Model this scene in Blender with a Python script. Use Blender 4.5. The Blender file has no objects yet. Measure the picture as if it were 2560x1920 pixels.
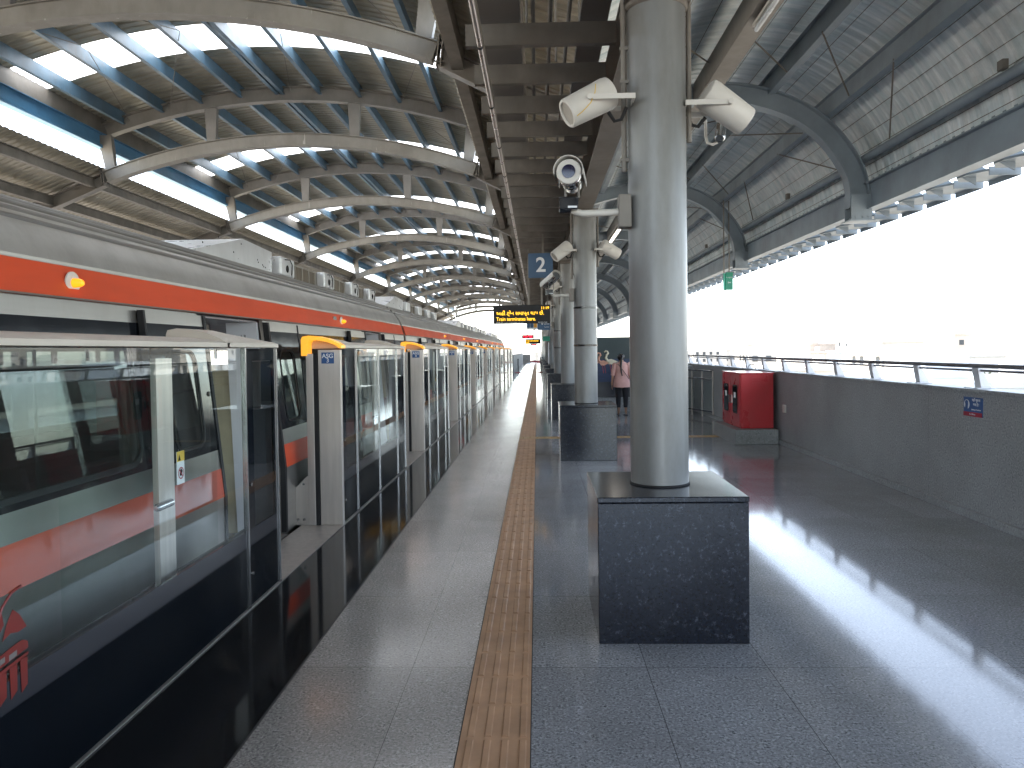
import bpy, bmesh, math, random
from mathutils import Vector, Matrix
random.seed(7)
S = bpy.context.scene
COL = S.collection
R = math.radians
# ------------------------------------------------------------------ camera
cd = bpy.data.cameras.new('camera'); cam = bpy.data.objects.new('camera', cd); COL.objects.link(cam); S.camera = cam
F = 750.0
cd.sensor_width = 36.0; cd.lens = 36.0*F/1024; cd.clip_start = 0.05; cd.clip_end = 6000
yaw, pitch, roll = math.atan(25.1/F), R(1.38), 0.0135
fw = Vector((-math.sin(yaw)*math.cos(pitch), math.cos(yaw)*math.cos(pitch), -math.sin(pitch)))
rt = fw.cross(Vector((0,0,1))).normalized(); up = rt.cross(fw)
M3 = Matrix((rt, up, -fw)).transposed() @ Matrix.Rotation(-roll, 3, 'Z')
cam.matrix_world = Matrix.Translation((0,0,1.65)) @ M3.to_4x4()
_d = M3.transposed() @ Vector((0,1,0))
_px, _py = F*_d.x/-_d.z, F*_d.y/-_d.z            # platform vanishing point before the lens shift
cd.shift_x = -((537.1-512) - _px)/1024; cd.shift_y = -((384-349.6) - _py)/1024
# ------------------------------------------------------------------ light
SUN = Vector((-1.0, 0.35, 1.9)).normalized()
sel = math.asin(SUN.z); saz = math.atan2(SUN.x, SUN.y)
W = bpy.data.worlds.new('World'); S.world = W; W.use_nodes = True
wn = W.node_tree; sky = wn.nodes.new('ShaderNodeTexSky'); sky.sky_type = 'NISHITA'; sky.sun_disc = False
sky.sun_elevation = sel; sky.sun_rotation = saz; sky.air_density = 1.0; sky.dust_density = 1.2; sky.ozone_density = 1.0
hz = wn.nodes.new('ShaderNodeHueSaturation'); hz.inputs['Saturation'].default_value = .62; wn.links.new(sky.outputs[0], hz.inputs['Color']); wn.links.new(hz.outputs[0], wn.nodes['Background'].inputs[0]); wn.nodes['Background'].inputs[1].default_value = 0.15
sl = bpy.data.lights.new('sun', 'SUN'); sl.energy = 3.2; sl.angle = R(0.5); sl.color = (1, .95, .87)
so = bpy.data.objects.new('sun', sl); COL.objects.link(so); so.rotation_euler = SUN.to_track_quat('Z', 'Y').to_euler()
S.view_settings.view_transform = 'Standard'; S.view_settings.look = 'None'; S.view_settings.exposure = 2.95; S.view_settings.gamma = 1
try:
    S.cycles.max_bounces = 10; S.cycles.diffuse_bounces = 5; S.cycles.glossy_bounces = 5; S.cycles.transparent_max_bounces = 24
except Exception: pass
# ------------------------------------------------------------------ materials
def newmat(name):
    m = bpy.data.materials.new(name); m.use_nodes = True
    nt = m.node_tree; return m, nt, nt.nodes['Principled BSDF']
def coord(nt, scale=(1,1,1), rot=(0,0,0)):
    tc = nt.nodes.new('ShaderNodeTexCoord'); g = nt.nodes.new('ShaderNodeNewGeometry')
    mp = nt.nodes.new('ShaderNodeMapping'); mp.inputs['Scale'].default_value = scale; mp.inputs['Rotation'].default_value = rot
    nt.links.new(g.outputs['Position'], mp.inputs['Vector']); return mp.outputs[0]
def noise(nt, vec, scale, detail=4, rough=.55):
    n = nt.nodes.new('ShaderNodeTexNoise'); n.inputs['Scale'].default_value = scale; n.inputs['Detail'].default_value = detail
    n.inputs['Roughness'].default_value = rough; nt.links.new(vec, n.inputs['Vector']); return n.outputs['Fac']
def ramp(nt, fac, a, b, ca=(0,0,0), cb=(1,1,1)):
    r = nt.nodes.new('ShaderNodeValToRGB'); e = r.color_ramp.elements
    e[0].position = a; e[1].position = b; e[0].color = (*ca,1); e[1].color = (*cb,1)
    nt.links.new(fac, r.inputs[0]); return r.outputs[0]
def mixc(nt, fac, a, b, mode='MIX'):
    m = nt.nodes.new('ShaderNodeMix'); m.data_type = 'RGBA'; m.blend_type = mode
    for sock, v in ((m.inputs[0], fac), (m.inputs[6], a), (m.inputs[7], b)):
        if isinstance(v, (int, float)): sock.default_value = v
        elif isinstance(v, tuple): sock.default_value = (*v, 1)
        else: nt.links.new(v, sock)
    return m.outputs[2]
def bump(nt, p, h, strength, dist=.01):
    b = nt.nodes.new('ShaderNodeBump'); b.inputs['Strength'].default_value = strength; b.inputs['Distance'].default_value = dist
    nt.links.new(h, b.inputs['Height']); nt.links.new(b.outputs[0], p.inputs['Normal'])
def basic(name, col, rough=.5, metal=0, var=.25, vs=3.0, dirt=0, bmp=0, stretch=(1,1,1), coat=0, rv=.12):
    m, nt, p = newmat(name); v = coord(nt, stretch)
    n = noise(nt, v, vs); c = mixc(nt, ramp(nt, n, .3, .7), tuple(x*(1-var) for x in col), tuple(min(1, x*(1+var*.6)) for x in col))
    if dirt:
        d = noise(nt, coord(nt, (1.3,1.3,.5)), 1.7, 8, .7)
        c = mixc(nt, ramp(nt, d, .45, .75, (0,0,0), (dirt,)*3), c, (.11,.085,.06))
    nt.links.new(c, p.inputs['Base Color'])
    rr = nt.nodes.new('ShaderNodeMapRange'); rr.inputs[3].default_value = max(.02, rough-rv); rr.inputs[4].default_value = min(1, rough+rv)
    nt.links.new(noise(nt, v, vs*2.3, 5), rr.inputs[0]); nt.links.new(rr.outputs[0], p.inputs['Roughness'])
    p.inputs['Metallic'].default_value = metal
    if coat: p.inputs['Coat Weight'].default_value = coat; p.inputs['Coat Roughness'].default_value = .06
    if bmp: bump(nt, p, noise(nt, v, vs*8), bmp)
    return m
def emis(name, col, st, base=None):
    m, nt, p = newmat(name); p.inputs['Base Color'].default_value = (*(base or col), 1)
    p.inputs['Emission Color'].default_value = (*col, 1); p.inputs['Emission Strength'].default_value = st; p.inputs['Roughness'].default_value = .35
    return m
def granite(name, ca, cb, rough, tile=None, joint=(.05,.045,.04), spk=170, gv=.12, off=(0,0), stain=.25, hi=None):
    m, nt, p = newmat(name); v = coord(nt)
    n1 = noise(nt, v, spk, 3, .7); n2 = noise(nt, v, spk*.33, 4, .6)
    c = mixc(nt, ramp(nt, n1, .38, .62), ca, cb); c = mixc(nt, ramp(nt, n2, .35, .68), c, mixc(nt, .5, ca, cb))
    if hi:
        c = mixc(nt, ramp(nt, noise(nt, v, spk*.45, 6, .8), .56, .66), c, hi)
    big = noise(nt, v, .9, 6, .65)
    c = mixc(nt, ramp(nt, big, .35, .7, (0,0,0), (stain,)*3), c, (.09,.08,.07))
    if tile:
        mp = nt.nodes.new('ShaderNodeMapping'); g = nt.nodes.new('ShaderNodeNewGeometry'); nt.links.new(g.outputs['Position'], mp.inputs[0])
        mp.inputs['Location'].default_value = (off[0], off[1], 0)
        b = nt.nodes.new('ShaderNodeTexBrick'); b.offset = 0; b.squash = 1; nt.links.new(mp.outputs[0], b.inputs['Vector'])
        b.inputs['Scale'].default_value = 1; b.inputs['Brick Width'].default_value = tile[0]; b.inputs['Row Height'].default_value = tile[1]
        b.inputs['Mortar Size'].default_value = .0016; b.inputs['Mortar Smooth'].default_value = 0
        b.inputs['Color1'].default_value = (1-gv,)*3+(1,); b.inputs['Color2'].default_value = (1+gv*.5,)*3+(1,); b.inputs['Mortar'].default_value = (1,1,1,1)
        c = mixc(nt, 1.0, c, b.outputs['Color'], 'MULTIPLY'); c = mixc(nt, b.outputs['Fac'], c, joint)
    nt.links.new(c, p.inputs['Base Color'])
    rr = nt.nodes.new('ShaderNodeMapRange'); rr.inputs[3].default_value = rough*.6; rr.inputs[4].default_value = rough*1.5
    nt.links.new(noise(nt, v, 1.6, 7, .7), rr.inputs[0]); nt.links.new(rr.outputs[0], p.inputs['Roughness'])
    bump(nt, p, noise(nt, v, 1.3, 3), .035, .01)
    return m
def glass(name, tint, ior=1.7, rough=.0, dust=.0, gl=(1,1,1)):
    m = bpy.data.materials.new(name); m.use_nodes = True; nt = m.node_tree; nt.nodes.clear()
    o = nt.nodes.new('ShaderNodeOutputMaterial'); t = nt.nodes.new('ShaderNodeBsdfTransparent'); t.inputs[0].default_value = (*tint, 1)
    g = nt.nodes.new('ShaderNodeBsdfGlossy'); g.inputs['Roughness'].default_value = rough; g.inputs[0].default_value = (*gl, 1)
    f = nt.nodes.new('ShaderNodeFresnel'); f.inputs[0].default_value = ior; x = nt.nodes.new('ShaderNodeMixShader')
    ge = nt.nodes.new('ShaderNodeNewGeometry'); iv = nt.nodes.new('ShaderNodeMath'); iv.operation = 'SUBTRACT'; iv.inputs[0].default_value = 1
    mu = nt.nodes.new('ShaderNodeMath'); mu.operation = 'MULTIPLY'; nt.links.new(ge.outputs['Backfacing'], iv.inputs[1])
    nt.links.new(f.outputs[0], mu.inputs[0]); nt.links.new(iv.outputs[0], mu.inputs[1])
    nt.links.new(mu.outputs[0], x.inputs[0]); nt.links.new(t.outputs[0], x.inputs[1]); nt.links.new(g.outputs[0], x.inputs[2]); out = x.outputs[0]
    if dust:
        d = nt.nodes.new('ShaderNodeBsdfDiffuse'); d.inputs[0].default_value = (.35,.33,.3,1); y = nt.nodes.new('ShaderNodeMixShader')
        n = ramp(nt, noise(nt, coord(nt, (1,1,.4)), 2.5, 6, .7), .3, .8, (dust*.3,)*3, (dust,)*3)
        nt.links.new(n, y.inputs[0]); nt.links.new(out, y.inputs[1]); nt.links.new(d.outputs[0], y.inputs[2]); out = y.outputs[0]
    nt.links.new(out, o.inputs[0]); return m
def translucent(name, col):
    m = bpy.data.materials.new(name); m.use_nodes = True; nt = m.node_tree; nt.nodes.clear()
    o = nt.nodes.new('ShaderNodeOutputMaterial'); t = nt.nodes.new('ShaderNodeBsdfTranslucent'); t.inputs[0].default_value = (*col, 1)
    g = nt.nodes.new('ShaderNodeBsdfDiffuse'); g.inputs[0].default_value = (*col, 1); x = nt.nodes.new('ShaderNodeMixShader'); x.inputs[0].default_value = .25
    nt.links.new(t.outputs[0], x.inputs[1]); nt.links.new(g.outputs[0], x.inputs[2]); nt.links.new(x.outputs[0], o.inputs[0]); return m

mt = {}
mt['floor'] = granite('granite_floor', (.065,.07,.08), (.58,.60,.63), .085, (.62,1.12), (.06,.06,.062), off=(.075,.62), spk=80, hi=(.62,.64,.66), gv=.10, stain=.35)
mt['floor_left'] = granite('granite_floor_light', (.085,.08,.077), (.62,.58,.54), .165, (.59,1.12), (.075,.065,.06), off=(.08,.62), stain=.35, spk=80, hi=(.68,.65,.61))
mt['black_floor'] = granite('black_granite_strip', (.004,.005,.007), (.016,.018,.022), .07, (.62,1.12), (.06,.055,.05), off=(.02,.62), gv=.3, stain=.1)
mt['plinth'] = granite('dark_blue_granite', (.003,.005,.010), (.018,.022,.034), .14, spk=75, stain=.06, hi=(.07,.08,.105))
mt['wallgran'] = granite('grey_granite_wall', (.17,.182,.19), (.50,.52,.53), .42, (1.2,4.0), (.12,.12,.12), spk=60, gv=.06, stain=.35)
mt['tactile'] = basic('tan_tactile_tile', (.50,.29,.16), .55, 0, .18, 6, .18)
mt['tactile_y'] = basic('yellow_tactile_tile', (.44,.27,.10), .45, 0, .18, 6, .18)
mt['concrete'] = basic('concrete', (.33,.33,.32), .8, 0, .25, 4, .4, .3)
mt['pedestal'] = granite('pale_granite_pedestal', (.13,.14,.14), (.40,.42,.42), .5, spk=70, stain=.35)
mt['colpaint'] = basic('grey_column_paint', (.24,.245,.24), .38, .15, .28, 5.0, .5, .03, (1,1,.10), rv=.16)
mt['steel'] = basic('grey_steel_paint', (.22,.20,.175), .5, .05, .22, 1.6, .45)
mt['steel_dark'] = basic('dusty_dark_steel', (.20,.18,.155), .6, .05, .3, 2.5, .6)
mt['purlin'] = basic('sky_tinted_purlin_paint', (.09,.165,.235), .42, .1, .22, 2.0, .45)  # blue-grey paint pushed bluer to carry the blue sky light
mt['edgeblue'] = basic('blue_edge_beam_paint', (.09,.25,.42), .45, 0, .2, 2.0, .12)
mt['canopysteel'] = basic('slate_blue_steel_paint', (.26,.31,.35), .45, .1, .2, 1.6, .25)
mt['stainless'] = basic('brushed_stainless', (.62,.57,.52), .38, .65, .12, 2.5, .12, 0, (8,8,.6))
mt['chrome'] = basic('bright_stainless', (.50,.50,.50), .2, .95, .1, 3)
mt['alu'] = basic('train_body_metal', (.34,.325,.30), .34, .7, .16, 1.4, .22, 0, (1,.25,3))
mt['roofmetal'] = basic('train_roof_metal', (.46,.44,.41), .4, .45, .2, 1.1, .35, 0, (1,.2,3))
mt['orange'] = basic('orange_train_stripe', (.70,.075,.018), .45, 0, .14, 1.6, .08, 0, (1,.4,2), 0)
mt['black'] = basic('black_gloss', (.008,.009,.012), .1, 0, .2, 3, 0, rv=.04)
mt['blackglass'] = basic('black_back_painted_glass', (.005,.007,.010), .05, 0, .2, 3, 0, rv=.02)
mt['greyfrit'] = basic('dark_frit_glass', (.022,.024,.03), .08, 0, .2, 3, 0, rv=.03)
mt['rubber'] = basic('black_rubber', (.012,.012,.013), .7)
mt['cap'] = basic('beige_cap_paint', (.56,.50,.42), .45, 0, .08, 2, .06)
mt['white'] = basic('white_plastic', (.66,.63,.58), .42, 0, .08, 3, .12)
mt['pillar'] = basic('white_door_pillar', (.68,.69,.72), .35, 0, .06, 2, .04)
mt['acwhite'] = basic('pale_ac_panel', (.70,.71,.72), .3, .35, .15, 1.2, .2)
mt['acdirty'] = basic('dirty_ac_casing', (.45,.42,.37), .55, .2, .3, 3, .5)
mt['grille'] = basic('brown_filter_grille', (.17,.14,.10), .7, 0, .3, 6, .5, 0, (1,6,.4))
mt['red'] = basic('red_cabinet_paint', (.50,.014,.022), .3, 0, .1, 1.5, .04, coat=.3)
mt['dark'] = basic('dark_void', (.02,.02,.022), .7)
mt['interior'] = basic('train_interior', (.20,.20,.21), .5)
mt['seat'] = basic('train_seat', (.30,.02,.02), .4)
mt['yellowpost'] = basic('cream_panel', (.45,.40,.26), .4)
mt['lens'] = basic('camera_lens', (.006,.004,.03), .04)
mt['cityA'] = basic('city_wall_cream', (.48,.44,.38), .8, 0, .15, .2, .2)  # city wall tones lightened in place of haze
mt['cityB'] = basic('city_wall_white', (.46,.44,.41), .8, 0, .12, .2, .2)
mt['cityC'] = basic('city_wall_blue', (.40,.43,.45), .8, 0, .12, .2, .15)
mt['cityD'] = basic('city_wall_tan', (.42,.36,.30), .8, 0, .15, .2, .2)
mt['citywin'] = basic('city_window', (.03,.035,.04), .3)
mt['ground'] = basic('city_ground', (.26,.235,.19), .9, 0, .35, .03, .3)
mt['leaf'] = basic('tree_leaf', (.06,.10,.03), .6, 0, .4, 1)
mt['bark'] = basic('tree_bark', (.12,.09,.06), .8)
mt['glass'] = glass('screen_glass', (.95,.975,.97), 1.38, 0, .006, (.95,1,1))
mt['trainglass'] = glass('train_window_glass', (.28,.31,.31), 1.5, .01, .02)
mt['backglass'] = glass('rear_leaf_glass', (.95,.975,.97), 1.12, 0, .006)
mt['endglass'] = glass('smoked_end_glass', (.42,.45,.46), 1.45, 0, .004)
mt['emblem'] = basic('dull_red_emblem', (.20,.022,.016), .4, 0, .15, 9)
mt['skylight'] = translucent('skylight_sheet', (.85,.86,.86))
mt['blueskin'] = basic('blue_sign', (.03,.10,.28), .4, 0, .1)
mt['signblue'] = basic('grey_blue_sign', (.045,.10,.19), .45, 0, .1)
mt['green'] = basic('green_sign', (.01,.22,.14), .4, 0, .1)
mt['signwhite'] = basic('white_lettering', (.80,.82,.84), .5, 0, .04)
mt['signred'] = basic('red_sign_band', (.38,.02,.045), .4, 0, .1)
mt['yellow'] = basic('yellow_sticker', (.75,.50,.05), .4, 0, .05)
mt['orangesign'] = basic('orange_sign', (.72,.33,.03), .4, 0, .08)
mt['led'] = emis('amber_led', (1.0,.52,.02), .3)
mt['ledred'] = emis('red_led', (1.0,.02,.06), .4)
mt['amber'] = emis('amber_indicator_cap', (1.0,.36,.015), .13, (.75,.42,.06))
mt['amberlamp'] = emis('amber_lamp', (1.0,.30,.01), .22)
mt['tubelit'] = emis('lit_tube', (1.0,.93,.85), 1.0)
mt['tubeoff'] = basic('unlit_tube', (.72,.76,.78), .25, .1, .05)
mt['copper'] = basic('pinkish_conduit', (.46,.40,.37), .3, .6, .1, 3, .1)
mt['railm'] = basic('dull_handrail', (.20,.19,.20), .35, .6, .15)
mt['skin'] = basic('skin', (.36,.20,.13), .5, 0, .06)
mt['pink'] = basic('pink_cloth', (.60,.34,.30), .8, 0, .1, 8)
mt['blackcloth'] = basic('black_cloth', (.012,.012,.015), .8)
mt['hair'] = basic('black_hair', (.012,.009,.008), .4)
mt['board'] = basic('dark_green_mural', (.022,.040,.045), .5, 0, .25, 1)
mt['boardblue'] = basic('deep_blue_mural_water', (.018,.035,.085), .5, 0, .3, 3, 0, 0, (1,1,6))
mt['boardblack'] = basic('black_mural_base', (.012,.014,.022), .4, 0, .2, 2)
mt['birdw'] = basic('mural_bird_white', (.62,.56,.42), .6, 0, .2, 12)
mt['birdp'] = basic('mural_bird_pink', (.55,.28,.20), .6, 0, .2, 12)
mt['birdr'] = basic('mural_bird_leg', (.30,.04,.05), .6)

# arch steel with droppings: white vertical streaks
def streaky():
    m = basic('grey_arch_steel_with_streaks', (.25,.23,.195), .5, .05, .18, 1.5, .4); nt = m.node_tree; p = nt.nodes['Principled BSDF']
    v = coord(nt, (9,9,.7)); n = noise(nt, v, 1.6, 3, .6); old = p.inputs['Base Color'].links[0].from_socket
    c = mixc(nt, ramp(nt, n, .67, .73, (0,0,0), (.8,.8,.8)), old, (.55,.53,.46)); nt.links.new(c, p.inputs['Base Color']); return m
mt['arch'] = streaky()
def sheet(name, ca, cb, metal, rough):
    m, nt, p = newmat(name)
    n = noise(nt, coord(nt, (.35,4.0,1)), 1.8, 5, .6); c = mixc(nt, ramp(nt, n, .35, .68), ca, cb)
    d = noise(nt, coord(nt), .8, 7, .7); c = mixc(nt, ramp(nt, d, .5, .8, (0,0,0), (.45,)*3), c, (.14,.12,.09))
    nt.links.new(c, p.inputs['Base Color']); p.inputs['Metallic'].default_value = metal; p.inputs['Roughness'].default_value = rough
    bump(nt, p, noise(nt, coord(nt, (.5,2,1)), 2.2, 3), .15, .03); return m
mt['vaultsheet'] = sheet('dusty_vault_sheet', (.33,.295,.225), (.47,.43,.345), .25, .45)
mt['canopysheet'] = sheet('silver_canopy_sheet', (.52,.62,.65), (.80,.84,.85), .2, .45)
def perforated():
    m, nt, p = newmat('perforated_tray'); p.inputs['Base Color'].default_value = (.24,.22,.20,1); p.inputs['Roughness'].default_value = .55; p.inputs['Metallic'].default_value = .3
    b = nt.nodes.new('ShaderNodeTexBrick'); b.offset = .5; nt.links.new(coord(nt), b.inputs['Vector'])
    b.inputs['Scale'].default_value = 1; b.inputs['Brick Width'].default_value = .05; b.inputs['Row Height'].default_value = .03
    b.inputs['Mortar Size'].default_value = .011; b.inputs['Mortar Smooth'].default_value = 0
    b.inputs['Color1'].default_value = b.inputs['Color2'].default_value = (0,0,0,1); b.inputs['Mortar'].default_value = (1,1,1,1)
    nt.links.new(b.outputs['Color'], p.inputs['Alpha']); return m
mt['tray'] = perforated()
mt['case'] = basic('matt_black_case', (.008,.008,.009), .55)

# ------------------------------------------------------------------ mesh helpers
OFF = {}
class MB:
    def __init__(s): s.v = []; s.f = []; s.mi = []; s.ms = []
    def _m(s, m):
        if m is None: m = 0
        if isinstance(m, str):
            if m not in s.ms: s.ms.append(m)
            return s.ms.index(m)
        return m
    def add(s, vs, fs, m=None):
        k = len(s.v); s.v += [tuple(v) for v in vs]; s.f += [tuple(i+k for i in f) for f in fs]; s.mi += [s._m(m)]*len(fs); return s
    def box(s, x0, x1, y0, y1, z0, z1, m=None):
        return s.add([(x,y,z) for z in (z0,z1) for y in (y0,y1) for x in (x0,x1)],
                     [(0,2,3,1),(4,5,7,6),(0,1,5,4),(2,6,7,3),(0,4,6,2),(1,3,7,5)], m)
    def ext(s, poly, ax, a, b, m=None):
        # poly in the plane across axis ax: ax='y' -> (x,z); 'x' -> (y,z); 'z' -> (x,y)
        def P(p, t): return {'y': (p[0], t, p[1]), 'x': (t, p[0], p[1]), 'z': (p[0], p[1], t)}[ax]
        n = len(poly); vs = [P(p, a) for p in poly]+[P(p, b) for p in poly]
        fs = [tuple(range(n))[::-1], tuple(range(n, 2*n))]+[(i, (i+1) % n, n+(i+1) % n, n+i) for i in range(n)]
        return s.add(vs, fs, m)
    def beam(s, p0, p1, w, h, m=None, up=(0,0,1)):
        p0, p1 = Vector(p0), Vector(p1); d = (p1-p0).normalized(); u = Vector(up)
        sd = d.cross(u)
        if sd.length < 1e-4: sd = d.cross(Vector((0,1,0)))
        sd.normalize(); u = sd.cross(d)
        vs = [p+sd*a*w/2+u*b*h/2 for p in (p0, p1) for b in (-1,1) for a in (-1,1)]
        return s.add(vs, [(0,2,3,1),(4,5,7,6),(0,1,5,4),(2,6,7,3),(0,4,6,2),(1,3,7,5)], m)
    def ibeam(s, p0, p1, w, h, t=.015, m=None, up=(0,0,1)):
        p0, p1 = Vector(p0), Vector(p1); d = (p1-p0).normalized(); sd = d.cross(Vector(up)).normalized(); u = sd.cross(d)
        s.beam(p0, p1, t, h-2*t-.002, m, up)
        for q in (-1, 1): s.beam(p0+u*q*(h/2-t/2), p1+u*q*(h/2-t/2), w, t, m, up)
        return s
    def arc(s, pts, y, w, h, m=None, dn=0):
        # sweep a w (along y) by h section along (x,z) points; dn shifts along the normal
        n = len(pts); vs = []
        for i, p in enumerate(pts):
            a, b = pts[max(0, i-1)], pts[min(n-1, i+1)]; d = Vector((b[0]-a[0], b[1]-a[1])).normalized(); nn = Vector((-d.y, d.x))
            for q, yy in ((-1, -1), (-1, 1), (1, 1), (1, -1)):
                c = Vector(p)+nn*(dn+q*h/2); vs.append((c.x, y+yy*w/2, c.y))
        fs = [(0,1,2,3), tuple(4*(n-1)+j for j in (3,2,1,0))]
        for i in range(n-1): fs += [(4*i+j, 4*i+4+j, 4*i+4+(j+1) % 4, 4*i+(j+1) % 4) for j in range(4)]
        return s.add(vs, fs, m)
    def tube(s, pts, r, n=12, m=None, r2=None, cap=True):
        pts = [Vector(p) for p in pts]; N = len(pts); vs = []; prev = None
        for i, p in enumerate(pts):
            d = (pts[min(N-1, i+1)]-pts[max(0, i-1)]).normalized()
            if prev is None: prev = d.cross(Vector((0,0,1)) if abs(d.z) < .9 else Vector((0,1,0))).normalized()
            a = (prev-d*prev.dot(d)).normalized(); prev = a; b = d.cross(a)
            rr = r if r2 is None else r+(r2-r)*i/(N-1)
            vs += [p+(a*math.cos(2*math.pi*k/n)+b*math.sin(2*math.pi*k/n))*rr for k in range(n)]
        fs = [(i*n+k, i*n+(k+1) % n, (i+1)*n+(k+1) % n, (i+1)*n+k) for i in range(N-1) for k in range(n)]
        if cap: fs += [tuple(range(n))[::-1], tuple(range((N-1)*n, N*n))]
        return s.add(vs, fs, m)
    def lathe(s, c, d, prof, n=24, m=None):
        # prof: (dist along d, radius)
        c = Vector(c); d = Vector(d).normalized(); a = d.cross(Vector((0,0,1)) if abs(d.z) < .9 else Vector((0,1,0))).normalized(); b = d.cross(a); vs = []
        for t, r in prof: vs += [c+d*t+(a*math.cos(2*math.pi*k/n)+b*math.sin(2*math.pi*k/n))*r for k in range(n)]
        N = len(prof); fs = [(i*n+k, i*n+(k+1) % n, (i+1)*n+(k+1) % n, (i+1)*n+k) for i in range(N-1) for k in range(n)]
        fs += [tuple(range(n))[::-1], tuple(range((N-1)*n, N*n))]
        return s.add(vs, fs, m)
    def disc(s, c, nrm, rx, rz, n=20, m=None, th=.002):
        return s.lathe(c, nrm, [(0, rx), (th, rx)], n, m)
    def build(s, name, mat, parent=None, smooth=False, bev=0, seg=2):
        off = OFF.get(parent, Vector((0,0,0)))
        me = bpy.data.meshes.new(name)
        me.from_pydata([tuple(Vector(v)-off) for v in s.v], [], s.f)
        names = s.ms if s.ms else [mat]
        for q in names: me.materials.append(mt[q])
        if s.ms: me.polygons.foreach_set('material_index', s.mi)
        bm = bmesh.new(); bm.from_mesh(me); bmesh.ops.recalc_face_normals(bm, faces=bm.faces)
        if bev:
            es = [e for e in bm.edges if len(e.link_faces) == 2 and e.calc_face_angle(0) > .7]
            bmesh.ops.bevel(bm, geom=es, offset=bev, segments=seg, affect='EDGES', profile=.5)
        if smooth:
            for f in bm.faces: f.smooth = True
            for e in bm.edges:
                if len(e.link_faces) == 2 and e.calc_face_angle(0) > R(38): e.smooth = False
        bm.to_mesh(me); bm.free()
        o = bpy.data.objects.new(name, me); COL.objects.link(o); OFF[o] = off
        if parent: o.parent = parent
        return o
def tag(o, label=None, cat=None, group=None, kind=None):
    if label: o['label'] = label
    if cat: o['category'] = cat
    if group: o['group'] = group
    if kind: o['kind'] = kind
    return o
def thing(name, label, cat, loc=(0,0,0), group=None):
    o = bpy.data.objects.new(name, None); COL.objects.link(o); o.location = loc; o.empty_display_size = .1; OFF[o] = Vector(loc)
    return tag(o, label, cat, group)
def kids(o): return [c for c in bpy.data.objects if c.parent == o]
def copy_tree(o, d=(0,0,0), label=None, skip=()):
    c = o.copy(); COL.objects.link(c); c.location = Vector(o.location)+Vector(d); OFF[c] = OFF.get(o, Vector())+Vector(d)
    if label: c['label'] = label
    for k in kids(o):
        if k.name.split('.')[0] in skip: continue
        k2 = k.copy(); COL.objects.link(k2); k2.parent = c; OFF[k2] = OFF[c]
        for g in kids(k):
            g2 = g.copy(); COL.objects.link(g2); g2.parent = k2; OFF[g2] = OFF[c]
    return c
def struct(mb, name, mat, **k): return tag(mb.build(name, mat, **k), kind='structure')
def text(body, size, loc, mat, parent, name='lettering', face='-y', align='CENTER', bold=.0, sx=1):
    cu = bpy.data.curves.new(name, 'FONT'); cu.body = body; cu.size = size; cu.align_x = align; cu.align_y = 'CENTER'; cu.extrude = .0012; cu.offset = bold
    t = bpy.data.objects.new('tmp', cu); COL.objects.link(t)
    bpy.context.view_layer.update(); dg = bpy.context.evaluated_depsgraph_get()
    me = bpy.data.meshes.new_from_object(t.evaluated_get(dg)); bpy.data.objects.remove(t); bpy.data.curves.remove(cu)
    off = OFF.get(parent, Vector((0,0,0)))
    for v in me.vertices:
        x, y, z = v.co; x *= sx
        if face == '-y': p = Vector((loc[0]+x, loc[1]-z, loc[2]+y))
        elif face == '+x': p = Vector((loc[0]+z, loc[1]+x, loc[2]+y))
        else: p = Vector((loc[0]-z, loc[1]-x, loc[2]+y))      # '-x'
        v.co = p-off
    me.materials.clear(); me.materials.append(mt[mat]); me.name = name
    o = bpy.data.objects.new(name, me); COL.objects.link(o); OFF[o] = off
    if parent: o.parent = parent
    return o

YE = 97.0     # far end of the platform
# ================================================================== SETTING
struct(MB().box(-1500, 1500, -600, 3000, -12.3, -12), 'ground', 'ground')
struct(MB().box(-17, 4.35, -14, YE+3, -2.2, -1.15), 'track_bed', 'concrete')
struct(MB().box(-1.264, 4.1, -12, YE, -.4, 0).box(-.348, -.05, -12, YE, -.01, .0015), 'platform_floor', 'floor') if False else None
struct(MB().box(-.05, 4.1, -12, YE, -.4, 0), 'platform_floor', 'floor')
struct(MB().box(-1.264, -.348, -12, YE, -.4, 0), 'platform_floor_strip', 'floor_left')
struct(MB().box(-2.27, -1.264, -12, YE, -.4, -.002), 'platform_edge_strip', 'black_floor')
struct(MB().box(-2.3, 4.3, -12, YE, -1.15, -.402), 'platform_slab', 'concrete')
tp = MB().box(-.348, -.05, -12, YE, -.3, .003)
for k in range(-10, 250):
    y0 = .136+.3*k
    if 13.75 < y0 < 14.2: continue
    for j in range(4):
        x0 = -.322+.0745*j
        a, b, w = y0+.012, y0+.288, .034
        tp.add([(x0,a,.003),(x0+w,a,.003),(x0+w,b,.003),(x0,b,.003),(x0+.006,a+.006,.008),(x0+w-.006,a+.006,.008),(x0+w-.006,b-.006,.008),(x0+.006,b-.006,.008)],
               [(4,5,6,7),(0,1,5,4),(1,2,6,5),(2,3,7,6),(3,0,4,7)])
struct(tp, 'tactile_paving', 'tactile')
tw = MB().box(-.348, -.05, 13.8, 14.15, .0035, .006).box(-.05, 3.6, 13.85, 14.12, .001, .005)
for k in range(28):
    for j in range(4): tw.lathe((-.30+.13*k+.02, 13.89+.062*j, .005), (0,0,1), [(0,.014),(.005,.009)], 8)
struct(tw, 'tactile_crossing', 'tactile_y')
# joints between floor strips
struct(MB().box(-1.27, -1.262, -12, YE, -.01, .0006).box(-.3535, -.348, -12, YE, -.01, .0006).box(-.05, -.045, -12, YE, -.01, .0006), 'floor_joint', 'rubber')
# steel trim under the screen doors and thresholds
struct(MB().box(-1.90, -1.866, -12, 58, 0, .006), 'floor_trim', 'stainless')
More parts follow.
